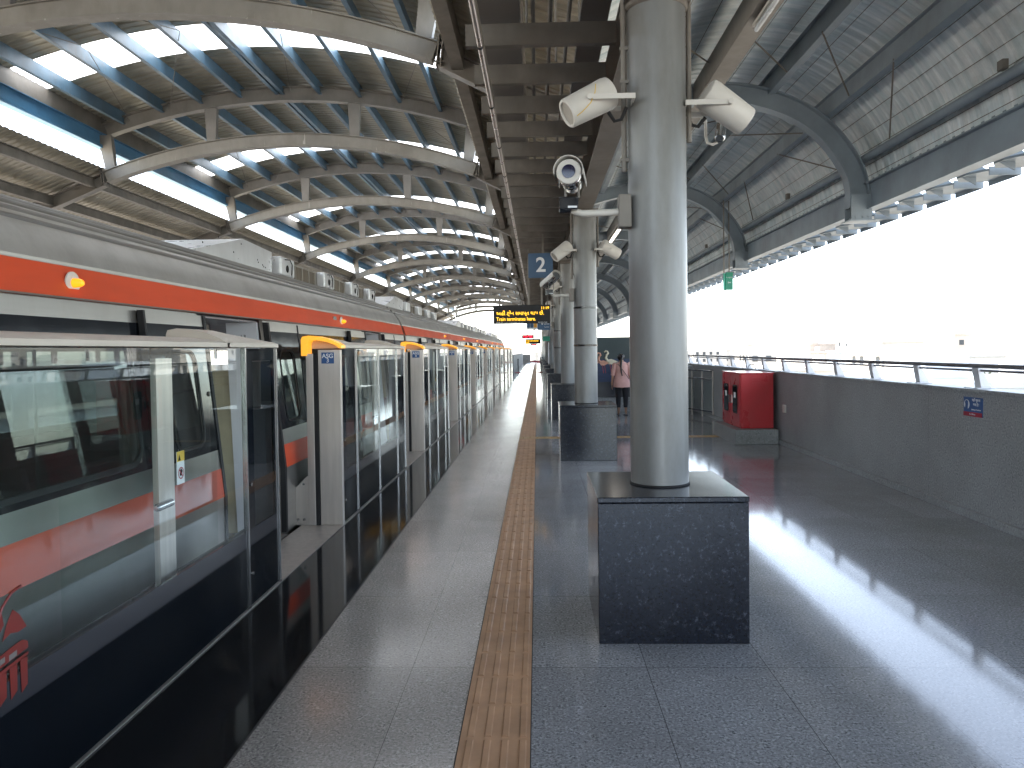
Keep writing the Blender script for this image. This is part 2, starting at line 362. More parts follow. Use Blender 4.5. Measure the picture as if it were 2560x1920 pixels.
# rails
for xc in (-3.83, -7.6):
    for dx in (-.72, .72):
        r = MB().ext([(xc+dx-.07,-1.15),(xc+dx+.07,-1.15),(xc+dx+.07,-1.13),(xc+dx+.01,-1.11),(xc+dx+.01,-1.03),(xc+dx+.036,-1.02),(xc+dx+.036,-.98),(xc+dx-.036,-.98),(xc+dx-.036,-1.02),(xc+dx-.01,-1.03),(xc+dx-.01,-1.11),(xc+dx-.07,-1.13)], 'y', -14, YE+3)
        struct(r, 'running_rail', 'steel_dark')
# opposite platform
struct(MB().box(-16.5, -9.2, -12, YE, -1.15, 0), 'opposite_platform', 'floor_left')
tag(MB().box(-16.7, -16.5, -12, YE, -1, 1.1).build('opposite_parapet', 'wallgran'), 'grey parapet wall behind the opposite platform, hidden behind the train', 'wall')

# ---------------------------------------------------------------- right parapet wall with handrail
pw = thing('parapet_wall', 'long grey granite parapet wall along the right platform edge with dark metal handrail', 'wall', (4.2, 0, 0))
MB().box(4.1, 4.3, -12, YE, 0, 1.19).build('wall_face', 'wallgran', pw)
MB().box(4.075, 4.325, -12, YE, 1.192, 1.225).build('coping', 'wallgran', pw, bev=.004)
MB().box(4.06, 4.1, -12, YE, 0, .075).build('skirting', 'wallgran', pw, bev=.004)
rl = MB().tube([(4.17, -12, 1.44), (4.17, YE, 1.44)], .021, 12); rl.tube([(4.2, -12, 1.395), (4.2, YE, 1.395)], .012, 8); rl.build('handrail', 'railm', pw, smooth=True)
for k in range(70):
    yy = 2.78+1.13*k-3.4
    m = MB().ext([(4.20,1.226),(4.30,1.226),(4.24,1.35),(4.20,1.42),(4.17,1.43),(4.17,1.40)], 'y', yy-.05, yy+.05); m.box(4.13, 4.3, yy-.11, yy+.11, 1.2255, 1.233)
    m.build('rail_bracket', 'pillar', pw)  # white material stands in for glare on the brackets
# signs on the wall
sg = thing('wall_notice', 'small navy and red no-spitting notice stuck on the right parapet wall', 'sign', (4.098, 7.5, 1.0))
MB().box(4.092, 4.099, 7.04, 7.34, .965, 1.145).build('panel', 'blueskin', sg)
MB().box(4.089, 4.0915, 7.04, 7.34, .965, 1.005).build('red_band', 'signred', sg)
MB().lathe((4.0915, 7.285, 1.075), (-1,0,0), [(0,.045),(.002,.045)], 24).build('pictogram_disc', 'signwhite', sg)
hp = [(0.028,-.045),(0.02,0.0),(.028,.018),(.02,.034),(-.005,.042),(-.022,.03),(-.022,0),(-.018,-.045)]
MB().ext([(7.285+a, 1.075+b) for a, b in hp], 'x', 4.0885, 4.0894).build('pictogram_head', 'blueskin', sg)
text('यहाँ थूकना', .034, (4.0915, 7.135, 1.12), 'signwhite', sg, face='-x', bold=.0006)
text('मना है !', .034, (4.0915, 7.135, 1.078), 'signwhite', sg, face='-x', bold=.0006)
text('Spitting is Prohibited', .018, (4.0915, 7.135, 1.03), 'signwhite', sg, face='-x')
text('Rs. 500 fine', .02, (4.0885, 7.19, .985), 'signwhite', sg, face='-x')
gs = thing('wall_arrow_sign', 'green exit sign on the parapet wall, cut off by the right photo edge', 'sign', (4.098, 6.3, 1.1))
MB().box(4.092, 4.099, 6.0, 6.36, .93, 1.13).build('panel', 'green', gs)
MB().ext([(6.27,1.0),(6.20,1.0),(6.20,.975),(6.13,1.03),(6.20,1.085),(6.20,1.06),(6.27,1.06)], 'x', 4.089, 4.0915).build('arrow', 'signwhite', gs)

# ---------------------------------------------------------------- red hydrant cabinet on pedestal
MB_ped = MB().box(3.33, 4.05, 12.75, 14.35, 0, .25); tag(MB_ped.build('pedestal', 'pedestal', bev=.008), 'low rough granite pedestal under the red cabinet', 'pedestal')
cb = thing('hydrant_cabinet', 'bright red metal fire hose cabinet with windowed doors on a granite pedestal', 'cabinet', (3.75, 13.5, .25))
MB().box(3.47, 4.02, 12.92, 14.15, .252, 1.185).build('cabinet_body', 'red', cb, bev=.006)
MB().box(3.455, 4.03, 12.90, 14.17, 1.186, 1.205).build('top_plate', 'red', cb, bev=.003)
for q, (a, b) in enumerate(((12.94, 13.52), (13.54, 14.13))):
    d = MB().box(3.452, 3.469, a, b, .29, 1.17).build('cabinet_door', 'red', cb, bev=.003)
    c = (a+b)/2; w = .15
    def rr(yc, zc, hy, hz, r, n=5):
        pts = []
        for cx, cz, a0 in ((hy-r, hz-r, 0), (-hy+r, hz-r, 90), (-hy+r, -hz+r, 180), (hy-r, -hz+r, 270)):
            for i in range(n): t = R(a0+90*i/(n-1)); pts.append((yc+cx+r*math.cos(t), zc+cz+r*math.sin(t)))
        return pts
    MB().ext(rr(c, .74, w, .25, .05), 'x', 3.446, 3.4515).build('door_window_seal', 'rubber', d)
    MB().ext(rr(c, .74, w-.025, .225, .035), 'x', 3.443, 3.4455).build('door_window', 'blackglass', d)
    MB().box(3.441, 3.4428, c-.07, c+.05, .76, .86).build('door_sticker', 'signwhite', d)
    MB().box(3.425, 3.4515, (a+.03 if q else b-.06), (a+.06 if q else b-.03), .66, .80).build('handle', 'chrome', d)
lv = MB()
for k in range(3): lv.beam((3.67, 12.909, 1.115-.045*k), (3.80, 12.909, 1.115-.045*k), .012, .012)
lv.build('louvre', 'red', cb)
MB().tube([(3.96+.07*math.cos(t*.35), 14.0, 1.23+.10*math.sin(t*.35)) for t in range(10)], .006, 6).build('hose_loop', 'rubber', cb)
tag(MB().box(4.07, 4.098, 12.5, 12.62, .55, .68).build('socket_box', 'white', bev=.004), 'small white socket box low on the parapet beside the red cabinet', 'socket')

# ================================================================== COLUMNS
COLY = [4.62, 11.5, 18.05, 25.5, 32.3, 39.2, 46.4, 53.3, 60.2, 67.1, 74, 80.9, 87.8]
XC = .743
def column(y, label, bands=False):
    t = thing('roof_column', label, 'column', (XC, y, 0), 'round grey roof columns along the platform')
    p = MB().box(XC-.417, XC+.417, y-.455, y+.42, 0, .79).box(XC-.420, XC+.420, y-.458, y+.423, .792, .823); p.build('plinth', 'plinth', t, bev=.005)
    MB().lathe((XC, y, .823), (0,0,1), [(0,.1755),(2.92,.1755)], 48).build('shaft', 'colpaint', t, smooth=True)
    MB().lathe((XC, y, .824), (0,0,1), [(0,.182),(.006,.182),(.010,.178)], 48).build('base_collar', 'rubber', t, smooth=True)
    c = MB().box(XC-.2, XC+.2, y-.2, y+.2, 3.72, 3.749); c.lathe((XC, y, 3.68), (0,0,1), [(0,.18),(.01,.19),(.035,.19)], 32); c.build('column_head', 'steel_dark', t)
    cp = MB().tube([(XC-.2, y-.02, 2.72), (XC-.2, y-.02, 3.75)], .016, 10).tube([(XC+.2, y+.02, 2.9), (XC+.2, y+.02, 3.75)], .016, 10)
    for z in (2.78, 3.25, 3.45): cp.box(XC-.222, XC-.15, y-.035, y-.005, z, z+.02)
    cp.build('conduit', 'steel', t, smooth=True)
    if bands:
        b = MB()
        for z in (1.69, 2.26): b.lathe((XC, y, z), (0,0,1), [(0,.178),(.0,.18),(.03,.18),(.03,.178)], 40)
        b.build('strap', 'black', t, smooth=True)
    return t
names = ['nearest round grey column on its big dark granite plinth', 'second round grey column, two black straps round it, dark plinth',
         'third column from the camera, just left of and behind the strapped second one', 'fourth column from the camera, with a narrow black strap pair', 'fifth column from the camera, a pale panel on its left side',
         'sixth column from the camera in the row']
for i, y in enumerate(COLY):
    column(y, names[i] if i < 6 else 'far round grey column in the row, partly hidden by nearer ones', i in (1, 3, 5))
tag(MB().box(XC-.26, XC-.235, 31.9, 32.5, 1.05, 1.95).build('poster_panel', 'signwhite'), 'narrow pale poster panel strapped on the fifth column', 'poster')

# longitudinal girder over the columns
gd = thing('longitudinal_girder', 'dusty steel girder running along the tops of the round columns', 'beam', (XC, 0, 3.75))
MB().ibeam((XC, -12, 3.95), (XC, YE, 3.95), .23, .4, .02).build('girder', 'steel', gd)
for y in COLY: MB().ibeam((XC, y, 4.152), (XC, y, 5.05), .2, .2, .015, up=(0,1,0)).build('stub_post', 'steel', gd)

# ================================================================== VAULT OVER THE TRACKS
XM, HALF = -6.03, 4.6
def par(x, peak, rise): return peak-rise*((x-XM)/HALF)**2
FY = [-4.0, 3.6, 11.2, 18.4, 25.9, 34.4, 43.9, 53.5, 62.6, 71.6, 80.6, 89.6, 98.4]
vr = thing('vaulted_roof', 'arched steel roof over the tracks with ribbed sheets, skylight strips and paired arches', 'roof', (XM, 40, 6))
def corr(prof, y0, y1, pitch=.2, dep=.020):
    # corrugated sheet: profile (x,z) swept along y with trapezoid ribs
    vs, fs = [], []; ys = []; y = y0
    while y < y1-.001:
        for a, q in ((0,0),(.12,1),(.38,1),(.5,0)): ys.append((min(y1, y+a*pitch*1.0), q))
        y += pitch
    ys.append((y1, 0)); n = len(prof)
    nr = []
    for i in range(n):
        a, b = prof[max(0,i-1)], prof[min(n-1,i+1)]; d = Vector((b[0]-a[0], b[1]-a[1])).normalized(); nr.append((-d.y, d.x))
    for yy, q in ys: vs += [(p[0]+nr[i][0]*q*dep, yy, p[1]+nr[i][1]*q*dep) for i, p in enumerate(prof)]
    for j in range(len(ys)-1): fs += [(j*n+i, j*n+i+1, (j+1)*n+i+1, (j+1)*n+i) for i in range(n-1)]
    return vs, fs
xs = [XM-HALF-.1+(2*HALF+.2)*i/24 for i in range(25)]
vp = [(x, par(x, 8.33, .78)) for x in xs]
sky_y = [(c-.6, c+.6) for c in (7.4, 15.7, 24.0, 32.8, 41.6, 50.6, 59.7, 68.8, 77.8, 86.8)]
cur = -14.0; m = MB()
for a, b in sky_y:
    if a > cur: m.add(*corr(vp, cur, a))
    cur = b
m.add(*corr(vp, cur, YE+1.5)); m.build('roof_sheet', 'vaultsheet', vr)
for a, b in sky_y: MB().add(*corr(vp, a, b)).build('skylight', 'skylight', vr)
for k in range(-4, 5):
    x = XM-.2+.985*k; z = par(x, 8.17, .78)
    pm = MB()
    if k == 0:
        for dx in (-.07, .07): pm.box(x+dx-.012, x+dx+.012, -14, YE+1, z-.155, z+.125).box(x+dx-.045, x+dx+.045, -14, YE+1, z-.17, z-.156)
    else:
        sgn = -1 if k < 0 else 1
        pm.box(x-.014, x+.014, -14, YE+1, z-.155, z+.125).box(x-.035, x+.055, -14, YE+1, z-.172, z-.156).box(x-.045, x+.012, -14, YE+1, z+.126, z+.137)
    pm.build('purlin', 'purlin', vr)
for sx, x in ((-1, XM-HALF-.12), (1, XM+HALF+.12)):
    b = MB().ibeam((x, -14, 7.00), (x, YE+1, 7.00), .15, .32, .015); b.box(x-.10+.02*sx, x+.10+.02*sx, -14, YE+1, 6.78, 6.83); b.build('edge_beam', 'edgeblue', vr); MB().box(x-.02, x+.05, -14, YE+1, 7.17, 7.56).build('edge_purlin', 'steel', vr)
ax = [XM-HALF+.02+(2*HALF-.04)*i/28 for i in range(29)]
def truss(y):
    lo = [(x, par(x, 6.88, .82)) for x in ax]; hi = [(x, par(x, 8.00, .78)) for x in ax]
    t = MB().arc(lo, y, .17, .26).arc(lo, y, .25, .02, dn=-.141).arc(lo, y, .25, .02, dn=.141).build('arch_truss', 'arch', vr, smooth=True)
    MB().arc(hi, y, .02, .30).arc(hi, y, .2, .02, dn=-.161).arc(hi, y, .2, .02, dn=.161).build('rafter', 'steel', t, smooth=True)
    for x in (-10.5, -7.95, -4.4, -1.62):
        zl, zh = par(x, 6.88, .82)+.15, par(x, 8.00, .78)-.17
        w = .30 if x in (-7.95, -4.4) else .34
        tilt = 0 if x in (-7.95, -4.4) else (-.14 if x > -3 else .14)
        MB().ext([(x-w/2+tilt*-1, zh), (x+w/2-tilt, zh), (x+w*.36, zl), (x-w*.36, zl)], 'y', y-.07, y+.07).build('strut', 'steel', t)
    for x, s in ((XM-HALF, -1), (XM+HALF, 1)):
        z = par(x, 6.88, .82)
        n = MB()
        for q in (0, .06): n.beam((x+s*q, y, z-.22-s*0), (x+s*q+s*.05, y, z+.24), .24, .018)
        for a in (-.08, .08):
            for c in (-.14, .12): n.tube([(x-s*.03, y+a, z+c), (x+s*.12, y+a, z+c)], .017, 6)
        n.build('bolted_node', 'steel_dark', t)
for y in FY: truss(y)
# thin brace rods
for k in range(len(FY)-1):
    y0, y1 = FY[k], FY[k+1]; m = MB()
    for xa, xb in ((-9.9,-8.9),(-8.9,-7.0),(-5.9,-5.0),(-3.2,-2.2)):
        m.tube([(xa, y0+.2, par(xa, 7.95, .78)), (xb, (y0+y1)/2, par(xb, 8.1, .78)), (xa, y1-.2, par(xa, 7.95, .78))], .008, 5)
    m.build('brace_rod', 'steel_dark', vr)

# side roofs falling away from the vault nodes
def side_roof(name, label, pts, mats, mirror_y=True):
    t = thing(name, label, 'roof', (pts[0][0], 40, pts[0][1]))
    up = [(x, z+.30) for x, z in pts]
    MB().add(*corr(up, -14, YE+1.5)).build('roof_sheet', 'vaultsheet', t)
    for y in FY:
        MB().arc(pts, y, .02, .26).arc(pts, y, .2, .02, dn=-.141).arc(pts, y, .2, .02, dn=.141).build('rafter', 'steel', t)
    return t
lp = [(-10.68, 6.0), (-11.9, 5.50), (-13.2, 5.05), (-15.0, 4.6), (-16.6, 4.3)]
lr = side_roof('left_side_roof', 'dark ribbed side roof sloping down beyond the train on the left', lp, None)
for x, z in ((-10.95, 5.93), (-12.0, 5.50), (-13.2, 5.12), (-14.6, 4.76), (-16.0, 4.48)):
    MB().ibeam((x, -14, z), (x, YE+1, z), .12, .24, .014).build('purlin', 'steel_dark', lr)
for y in FY: MB().lathe((-13.0, y, 0), (0,0,1), [(0,.17),(4.9,.17)], 20).build('support_column', 'colpaint', lr, smooth=True)
rp = [(-1.38, 6.0), (-.4, 5.50), (.3, 5.22), (.74, 5.08)]
rr_ = side_roof('right_side_roof', 'dusty ribbed roof falling from the arches to the column row over the ceiling rack', rp, None)
for x, z in ((-1.12, 5.97), (-.2, 5.5)):
    MB().box(x-.09, x+.09, -14, YE+1, z-.16, z+.16).build('purlin', 'steel_dark', rr_)
m = MB()
for k in range(len(FY)-1):
    y0, y1 = FY[k], FY[k+1]
    MB().tube([(-1.0, y0+.3, 5.9), (-.3, y0+1.9, 5.6), (-1.0, y0+4.8, 5.9)], .01, 5).build('brace_rod', 'steel_dark', rr_)

# ================================================================== RIGHT CANOPY
cn = thing('platform_canopy', 'curved silver canopy over the right of the platform with slate blue edge beam', 'canopy', (3, 40, 5))
key = [(.76, 5.30), (1.5, 5.62), (2.3, 5.84), (3.1, 5.86), (3.7, 5.74), (4.2, 5.50), (4.62, 5.16), (4.92, 4.76), (5.08, 4.38), (5.14, 4.12)]
def smooth_pts(k, n=4):
    out = []
    for i in range(len(k)-1):
        p0, p1, p2, p3 = k[max(0,i-1)], k[i], k[i+1], k[min(len(k)-1,i+2)]
        for j in range(n):
            t = j/n
            out.append(tuple(.5*((2*p1[d])+(-p0[d]+p2[d])*t+(2*p0[d]-5*p1[d]+4*p2[d]-p3[d])*t*t+(-p0[d]+3*p1[d]-3*p2[d]+p3[d])*t**3) for d in (0,1)))
    return out+[k[-1]]
cs = smooth_pts(key)
MB().add(*corr([(x, z+.04) for x, z in cs], -14, YE+1.5, .2, .016)).build('roof_sheet', 'canopysheet', cn)
rkey = [(.76, 5.02), (1.6, 5.30), (2.5, 5.46), (3.1, 5.44), (3.65, 5.30), (4.12, 5.06), (4.5, 4.70), (4.76, 4.28), (4.84, 3.95), (4.84, 3.70)]
rs = smooth_pts(rkey)
for y in COLY:
    r = MB().arc(rs, y, .02, .26).arc(rs, y, .2, .018, dn=-.14).arc(rs, y, .2, .018, dn=.14).build('curved_rafter', 'canopysteel', cn, smooth=True)
    p = MB().box(4.70, 5.0, y-.13, y-.112, 3.52, 3.9).box(4.70, 5.0, y+.112, y+.13, 3.52, 3.9).box(4.66, 5.04, y-.16, y+.16, 3.50, 3.518)
    for a in (4.76, 4.86, 4.95): p.tube([(a, y-.15, 3.56), (a, y+.15, 3.56)], .012, 6)
    p.build('rafter_shoe', 'canopysteel', r)
for x, z, w, h in ((1.55, 5.45, .10, .2), (3.52, 5.56, .10, .22), (4.36, 5.20, .10, .22)):
    m = MB(); m.box(x-.008, x+.008, -14, YE+1, z-h/2, z+h/2).box(x-.008, x+w, -14, YE+1, z-h/2-.012, z-h/2-.001).box(x-w*.6, x+.008, -14, YE+1, z+h/2+.001, z+h/2+.01).build('purlin', 'canopysteel', cn)
MB().box(2.40, 2.66, -14, YE+1, 5.30, 5.62).build('box_beam', 'steel', cn, bev=.01)
MB().tube([(4.96, -14, 4.45), (4.96, YE+1, 4.45)], .06, 12).build('edge_tube', 'canopysteel', cn, smooth=True)
MB().box(4.99, 5.01, -14, YE+1, 3.69, 4.06).box(4.93, 5.12, -14, YE+1, 3.672, 3.688).box(4.93, 5.12, -14, YE+1, 4.062, 4.078).build('edge_beam', 'canopysteel', cn)
for k in range(100):
    y = 6.3+.74*k
    def plate(z0, z1, P):
        n = len(P); return [(a, y+b, z0) for a, b in P]+[(a, y+b, z1) for a, b in P], [tuple(range(n))[::-1], tuple(range(n, 2*n))]+[(i, (i+1) % n, n+(i+1) % n, n+i) for i in range(n)]
    m = MB().add(*plate(3.655, 3.68, [(5.13,-.10),(5.26,-.33),(5.62,-.33),(5.62,.29),(5.26,.29),(5.13,.10)]))
    m.box(5.26, 5.62, y-.345, y-.331, 3.60, 3.70).box(5.621, 5.635, y-.33, y+.29, 3.60, 3.70)
    m.ext([(5.015,3.70),(5.30,3.70),(5.50,3.70),(5.13,3.93),(5.015,3.93)], 'y', y-.006, y+.006)
    m.ext([(5.135,3.654),(5.30,3.654),(5.30,3.56)], 'y', y-.012, y+.012)
    m.build('eave_bracket', 'canopysteel', cn)
MB().box(5.145, 5.17, -14, YE+1, 3.94, 4.2).build('fascia', 'canopysteel', cn)
for i in range(6):
    y0, y1 = COLY[i], COLY[i+1]; h = (y0+y1)/2
    for (xa, za), (xb, zb) in (((1.6,5.5),(2.5,5.55)), ((2.5,5.55),(3.5,5.45)), ((3.5,5.45),(4.35,5.1)), ((4.35,5.1),(4.9,4.5))):
        MB().tube([(xa, y0+2.2, za), (xb, y0+.9, zb)], .011, 5).build('brace_rod', 'steel_dark', cn)
        MB().tube([(xa, y1-2.2, za), (xb, y1-.9, zb)], .011, 5).build('brace_rod', 'steel_dark', cn)
    MB().box(4.86, 4.92, h-.05, h+.05, 4.5, 4.6).build('clip', 'steel_dark', cn)
MB().box(5.175, 5.70, -14, YE+1, 4.16, 4.21).build('bracket_shade_strip', 'canopysteel', cn)  # unseen strip added to keep the sun off the eave brackets
# wire mesh under the insulation: fine lengthwise wires
m = MB()
for i, p in enumerate(cs[6::2]): m.box(p[0]-.003, p[0]+.003, -14, YE+1, p[1]+.012, p[1]+.018)
m.build('sheet_wire', 'steel_dark', cn)

# ================================================================== CEILING RACK
rk = thing('ceiling_rack', 'dark rack of closely spaced steel channels over the tactile strip carrying cable trays', 'ceiling rack', (0, 40, 3.95))
m0 = None
for k in range(100):
    y = 4.84+.8*k
    m = MB().box(-.5, .615, y, y+.008, 3.92, 4.08).box(-.5, .615, y+.009, y+.06, 4.072, 4.08).box(-.5, .615, y+.009, y+.06, 3.92, 3.928).box(-.505, -.5, y-.002, y+.062, 3.918, 4.082)
    m.build('cross_channel', 'steel_dark', rk)
tr = MB().box(-.44, -.10, 3, YE, 4.13, 4.134).box(-.445, -.44, 3, YE, 4.13, 4.19).box(-.10, -.095, 3, YE, 4.13, 4.19); tr.build('cable_tray', 'tray', rk)
MB().box(.36, .56, 3, YE, 4.13, 4.134).box(.355, .36, 3, YE, 4.13, 4.19).box(.56, .565, 3, YE, 4.13, 4.19).build('cable_tray', 'tray', rk)
m = MB()
for x in (.0, .13, .27): m.tube([(x, 3, 4.16), (x, YE, 4.16)], .016, 8)
m.build('conduit', 'steel', rk, smooth=True)
m = MB().tube([(-.12+.06*i, 4.9+.02*math.sin(i), 4.22-.02*math.sin(i*.6)) for i in range(14)], .018, 8)
m.build('flexible_duct', 'rubber', rk, smooth=True)
for k, x in enumerate((-.05, .2, .45)):
    MB().tube([(x, 6+k*.7, 4.19), (x, 6+k*.7, 5.3)], .01, 6).build('hanger_rod', 'steel', rk)
lt = thing('light_conduit', 'long thin pinkish tube running under the ceiling rack', 'light tube', (-.36, 30, 3.78))
tb = MB().tube([(-.375, 3, 3.78), (-.33, 46, 3.78)], .02, 10); tb.build('tube', 'copper', lt, smooth=True)
m = MB()
for k in range(34): m.tube([(-.375+.0010*(k*1.3), 3.98+1.3*k, 3.78), (-.375+.0010*(k*1.3), 4.01+1.3*k, 3.78)], .024, 10)
m.build('joint_ring', 'rubber', lt)
MB().box(-.368, -.362, 3, 46, 3.80, 3.918).build('hanger_strip', 'steel_dark', lt)
# tube lights on the canopy box beam
def tubelight(y0, y1, lit, label, x=2.5, z=5.2):
    t = thing('tube_light', label, 'tube light', (x, (y0+y1)/2, z), 'tube lights under the canopy')
    MB().box(x-.04, x+.04, y0, y1, z+.035, z+.07).build('fitting', 'white', t)
    MB().tube([(x, y0+.03, z), (x, y1-.03, z)], .03, 12).build('tube', 'tubelit' if lit else 'tubeoff', t, smooth=True)
    for y in (y0+.15, y1-.15): MB().box(x-.01, x+.01, y-.01, y+.01, z+.07, 5.30).build('hanger', 'steel_dark', t)
tubelight(7.1, 8.6, False, 'unlit tube light hanging under the canopy box beam above the near column')
tubelight(20.8, 26.0, True, 'glowing white tube light seen between the first and second columns')

# ================================================================== SPEAKERS
def speaker(px, py, pz, d, side, label, cx, cy):
    t = thing('speaker', label, 'speaker', (px, py, pz), 'white cylindrical speakers on the columns')
    d = Vector(d).normalized(); c = Vector((px, py, pz)); L = .31
    MB().lathe(c-d*L*.5, d, [(0,.085),(.004,.092),(.03,.097),(L-.01,.088),(L,.083),(L,.070),(L-.012,.068)], 36).build('housing', 'white', t, smooth=True)
    MB().lathe(c+d*(L*.5-.014), d, [(0,.069),(.004,.069)], 28).build('grille', 'acdirty', t)
    sd = d.cross(Vector((0,0,1))).normalized()
    m = MB()
    for q in (-1, 1):
        if q == 1 or True:
            e = c+Vector((0,q*.115,0))
            m.beam(e+Vector((-side*.015,0,0)), Vector((px-side*-0+ (cx-px)*.62, e.y, pz)), .006, .03)
    ex = px+(cx-px)*.62
    m.box(ex-.004, ex+.004, py-.118, py+.118, pz-.015, pz+.015); m.box(min(ex, cx-side*-.165), max(ex, cx+side*.165), py-.03, py+.03, pz-.02, pz+.02) if False else None
    m.build('yoke', 'white', t)
    a, b = sorted((ex, cx+side*.16))
    MB().box(a, b, py-.035, py+.035, pz-.018, pz+.018).build('wall_bracket', 'steel', t, bev=.003)
    for q in (-1, 1): MB().lathe(c+Vector((0,q*.085,0)), (0,q,0), [(0,.016),(.042,.016)], 12).build('knob', 'white', t)
    MB().tube([(cx+side*.19, py+.03, pz-.02), (cx+side*.22, py+.04, pz-.09), (cx+side*.26, py+.04, pz-.10), (cx+side*.30, py+.02, pz-.05)], .011, 8).build('cable', 'rubber', t, smooth=True)
    return t
side_l, side_r = -1, 1
t1 = speaker(.325, 4.52, 3.115, (-.82,-.24,-.46), -1, 'large white speaker on the left of the nearest column, tied with yellow string', XC, 4.52)
cpt = Vector((.325, 4.52, 3.115))
MB().tube([(.36,4.415,3.19),(.355,4.41,3.14),(.33,4.405,3.08),(.28,4.41,3.03),(.25,4.42,3.01)], .0025, 5).build('string', 'yellow', t1)
speaker(1.16, 4.62, 3.10, (.78,.16,-.50), 1, 'large white speaker on the right of the nearest column, seen from behind', XC, 4.62)
speaker(.39, 11.4, 3.13, (-.70,-.30,-.55), -1, 'small looking white speaker left of the strapped second column', XC, 11.4)
speaker(1.12, 11.4, 3.14, (.76,.32,-.42), 1, 'white speaker on the right of the strapped second column', XC, 11.4)
speaker(.39, 17.95, 3.13, (-.70,-.30,-.55), -1, 'white speaker on the third column, below the bullet camera of the second', XC, 17.95)
speaker(.39, 25.4, 3.13, (-.1,-.75,-.6), -1, 'farthest visible white speaker, pointing down, beside the column row', XC, 25.4)

# ================================================================== CCTV
def cctv(cx, cy, side, d, z, label, s=1.0):
    # column centre x, y; arm out to side; lens direction d
    t = thing('cctv_camera', label, 'camera', (cx+side*.2, cy, z), 'bullet security cameras on column arms')
    x0 = cx+side*.185; x1 = cx+side*.52
    MB().box(*sorted((cx+side*.17, cx+side*.245)), cy-.11, cy-.01, z-.095, z+.10).build('junction_box', 'steel', t, bev=.006)
    MB().tube([(x0+side*.03, cy-.07, z), (x1+.06*-side, cy-.07, z-.005), (x1-side*.01, cy-.07, z+.01), (x1, cy-.07, z+.045), (x1, cy-.07, z+.07)], .021, 14).build('arm', 'white', t, smooth=True)
    MB().box(x1-.06+side*.02, x1+.05+side*.02, cy-.14, cy-.02, z-.01+.02, z+.085).build('pan_unit', 'black', t, bev=.006)
    MB().box(x1-.03, x1+.025, cy-.1425, cy-.1405, z+.018, z+.03).build('sticker', 'signwhite', t)
    d = Vector(d).normalized(); c = Vector((x1+side*.01, cy-.08, z+.215))
    m = MB(); m.box(x1-.045, x1-.035, cy-.10, cy-.05, z+.085, z+.175).box(x1+.035, x1+.045, cy-.10, cy-.05, z+.085, z+.175).box(x1-.035, x1+.035, cy-.10, cy-.05, z+.168, z+.175).build('tilt_yoke', 'steel', t)
    L = .30
    MB().lathe(c-d*.18, d, [(0,.055),(.01,.062),(.1,.062),(.105,.066),(.12,.066),(.125,.062),(.16,.062),(.165,.066),(.18,.066),(.185,.062),(.27,.062),(.275,.075),(L,.075),(L+.004,.07)], 32).build('housing', 'chrome', t, smooth=True)
    f = MB().lathe(c+d*(L-.176), d, [(0,.073),(.005,.07)], 32).build('front_ring', 'white', t)
    MB().lathe(c+d*(L-.170), d, [(0,.040),(.004,.040),(.0045,.03)], 28).build('lens', 'lens', f, smooth=True)
    # sun shield: half shell
    a = d.cross(Vector((0,0,1))).normalized(); b = a.cross(d); m = MB(); n = 14; vs = []
    for tt in (-.19, L-.14):
        for rr2 in (.084, .088):
            for k in range(n+1):
                th = math.pi*(-.08+1.16*k/n); vs.append(c+d*tt+(a*math.cos(th)+b*math.sin(th))*rr2)
    N = n+1; fs = []
    for k in range(n):
        fs += [(k, k+1, N*2+k+1, N*2+k), (N+k, N*3+k, N*3+k+1, N+k+1), (k, N+k, N+k+1, k+1), (2*N+k, 2*N+k+1, 3*N+k+1, 3*N+k)]
    m.add(vs, fs).build('sun_shield', 'white', t, smooth=True)
    return t
cctv(XC, 4.62, -1, (-.12,-.95,.02), 2.47, 'bullet security camera facing the viewer on an arm of the nearest column')
cctv(XC, 11.5, -1, (-.55,.75,-.42), 2.47, 'bullet security camera pointing away along the platform on the strapped column')
cctv(XC, 25.5, -1, (.3,.8,-.3), 2.47, 'far tiny security camera on a left column arm below the signboard')
fl = thing('small_camera', 'small bare metal camera on a hooked pipe under the right speaker of the near column', 'camera', (.92, 4.95, 3.1))
MB().tube([(.9, 4.98, 3.16), (1.09, 4.98, 3.16), (1.12, 4.98, 3.13), (1.12, 4.98, 3.03), (1.13, 4.98, 2.985), (1.165, 4.98, 2.975), (1.195, 4.98, 2.99)], .01, 8).build('pipe', 'white', fl, smooth=True)
MB().lathe((1.19, 4.90, 2.99), (.25,.6,.75), [(0,.028),(.01,.034),(.15,.034),(.155,.02)], 18).build('barrel', 'chrome', fl, smooth=True)

# ================================================================== SIGNS
p2 = thing('platform_number_sign', 'square blue hanging sign with a white number 2', 'sign', (.09, 15, 3.3))
MB().box(-.155, .335, 15.0, 15.03, 3.08, 3.57).build('panel', 'signblue', p2)
MB().box(.12, .155, 15.0, 15.03, 3.572, 3.95).build('hanger', 'steel', p2)
text('2', .40, (.095, 14.998, 3.325), 'signwhite', p2, bold=.008)
ds = thing('train_display', 'black LED platform display reading Train terminates here', 'display', (-.34, 17.1, 2.46))
MB().box(-.985, .31, 17.1, 17.32, 2.25, 2.67).build('case', 'case', ds, bev=.006)
MB().box(-.94, .27, 17.092, 17.099, 2.425, 2.535).box(-.94, .27, 17.092, 17.099, 2.29, 2.405).build('screen', 'case', ds)
text('11:19', .085, (.19, 17.088, 2.595), 'led', ds, bold=.001)
text('અહીં ટ્રેન સમાપ્ત થાય છે.', .115, (-.92, 17.088, 2.478), 'led', ds, align='LEFT', bold=.001)
text('Train terminates here.', .115, (-.92, 17.088, 2.35), 'led', ds, align='LEFT', bold=.001, sx=.86)
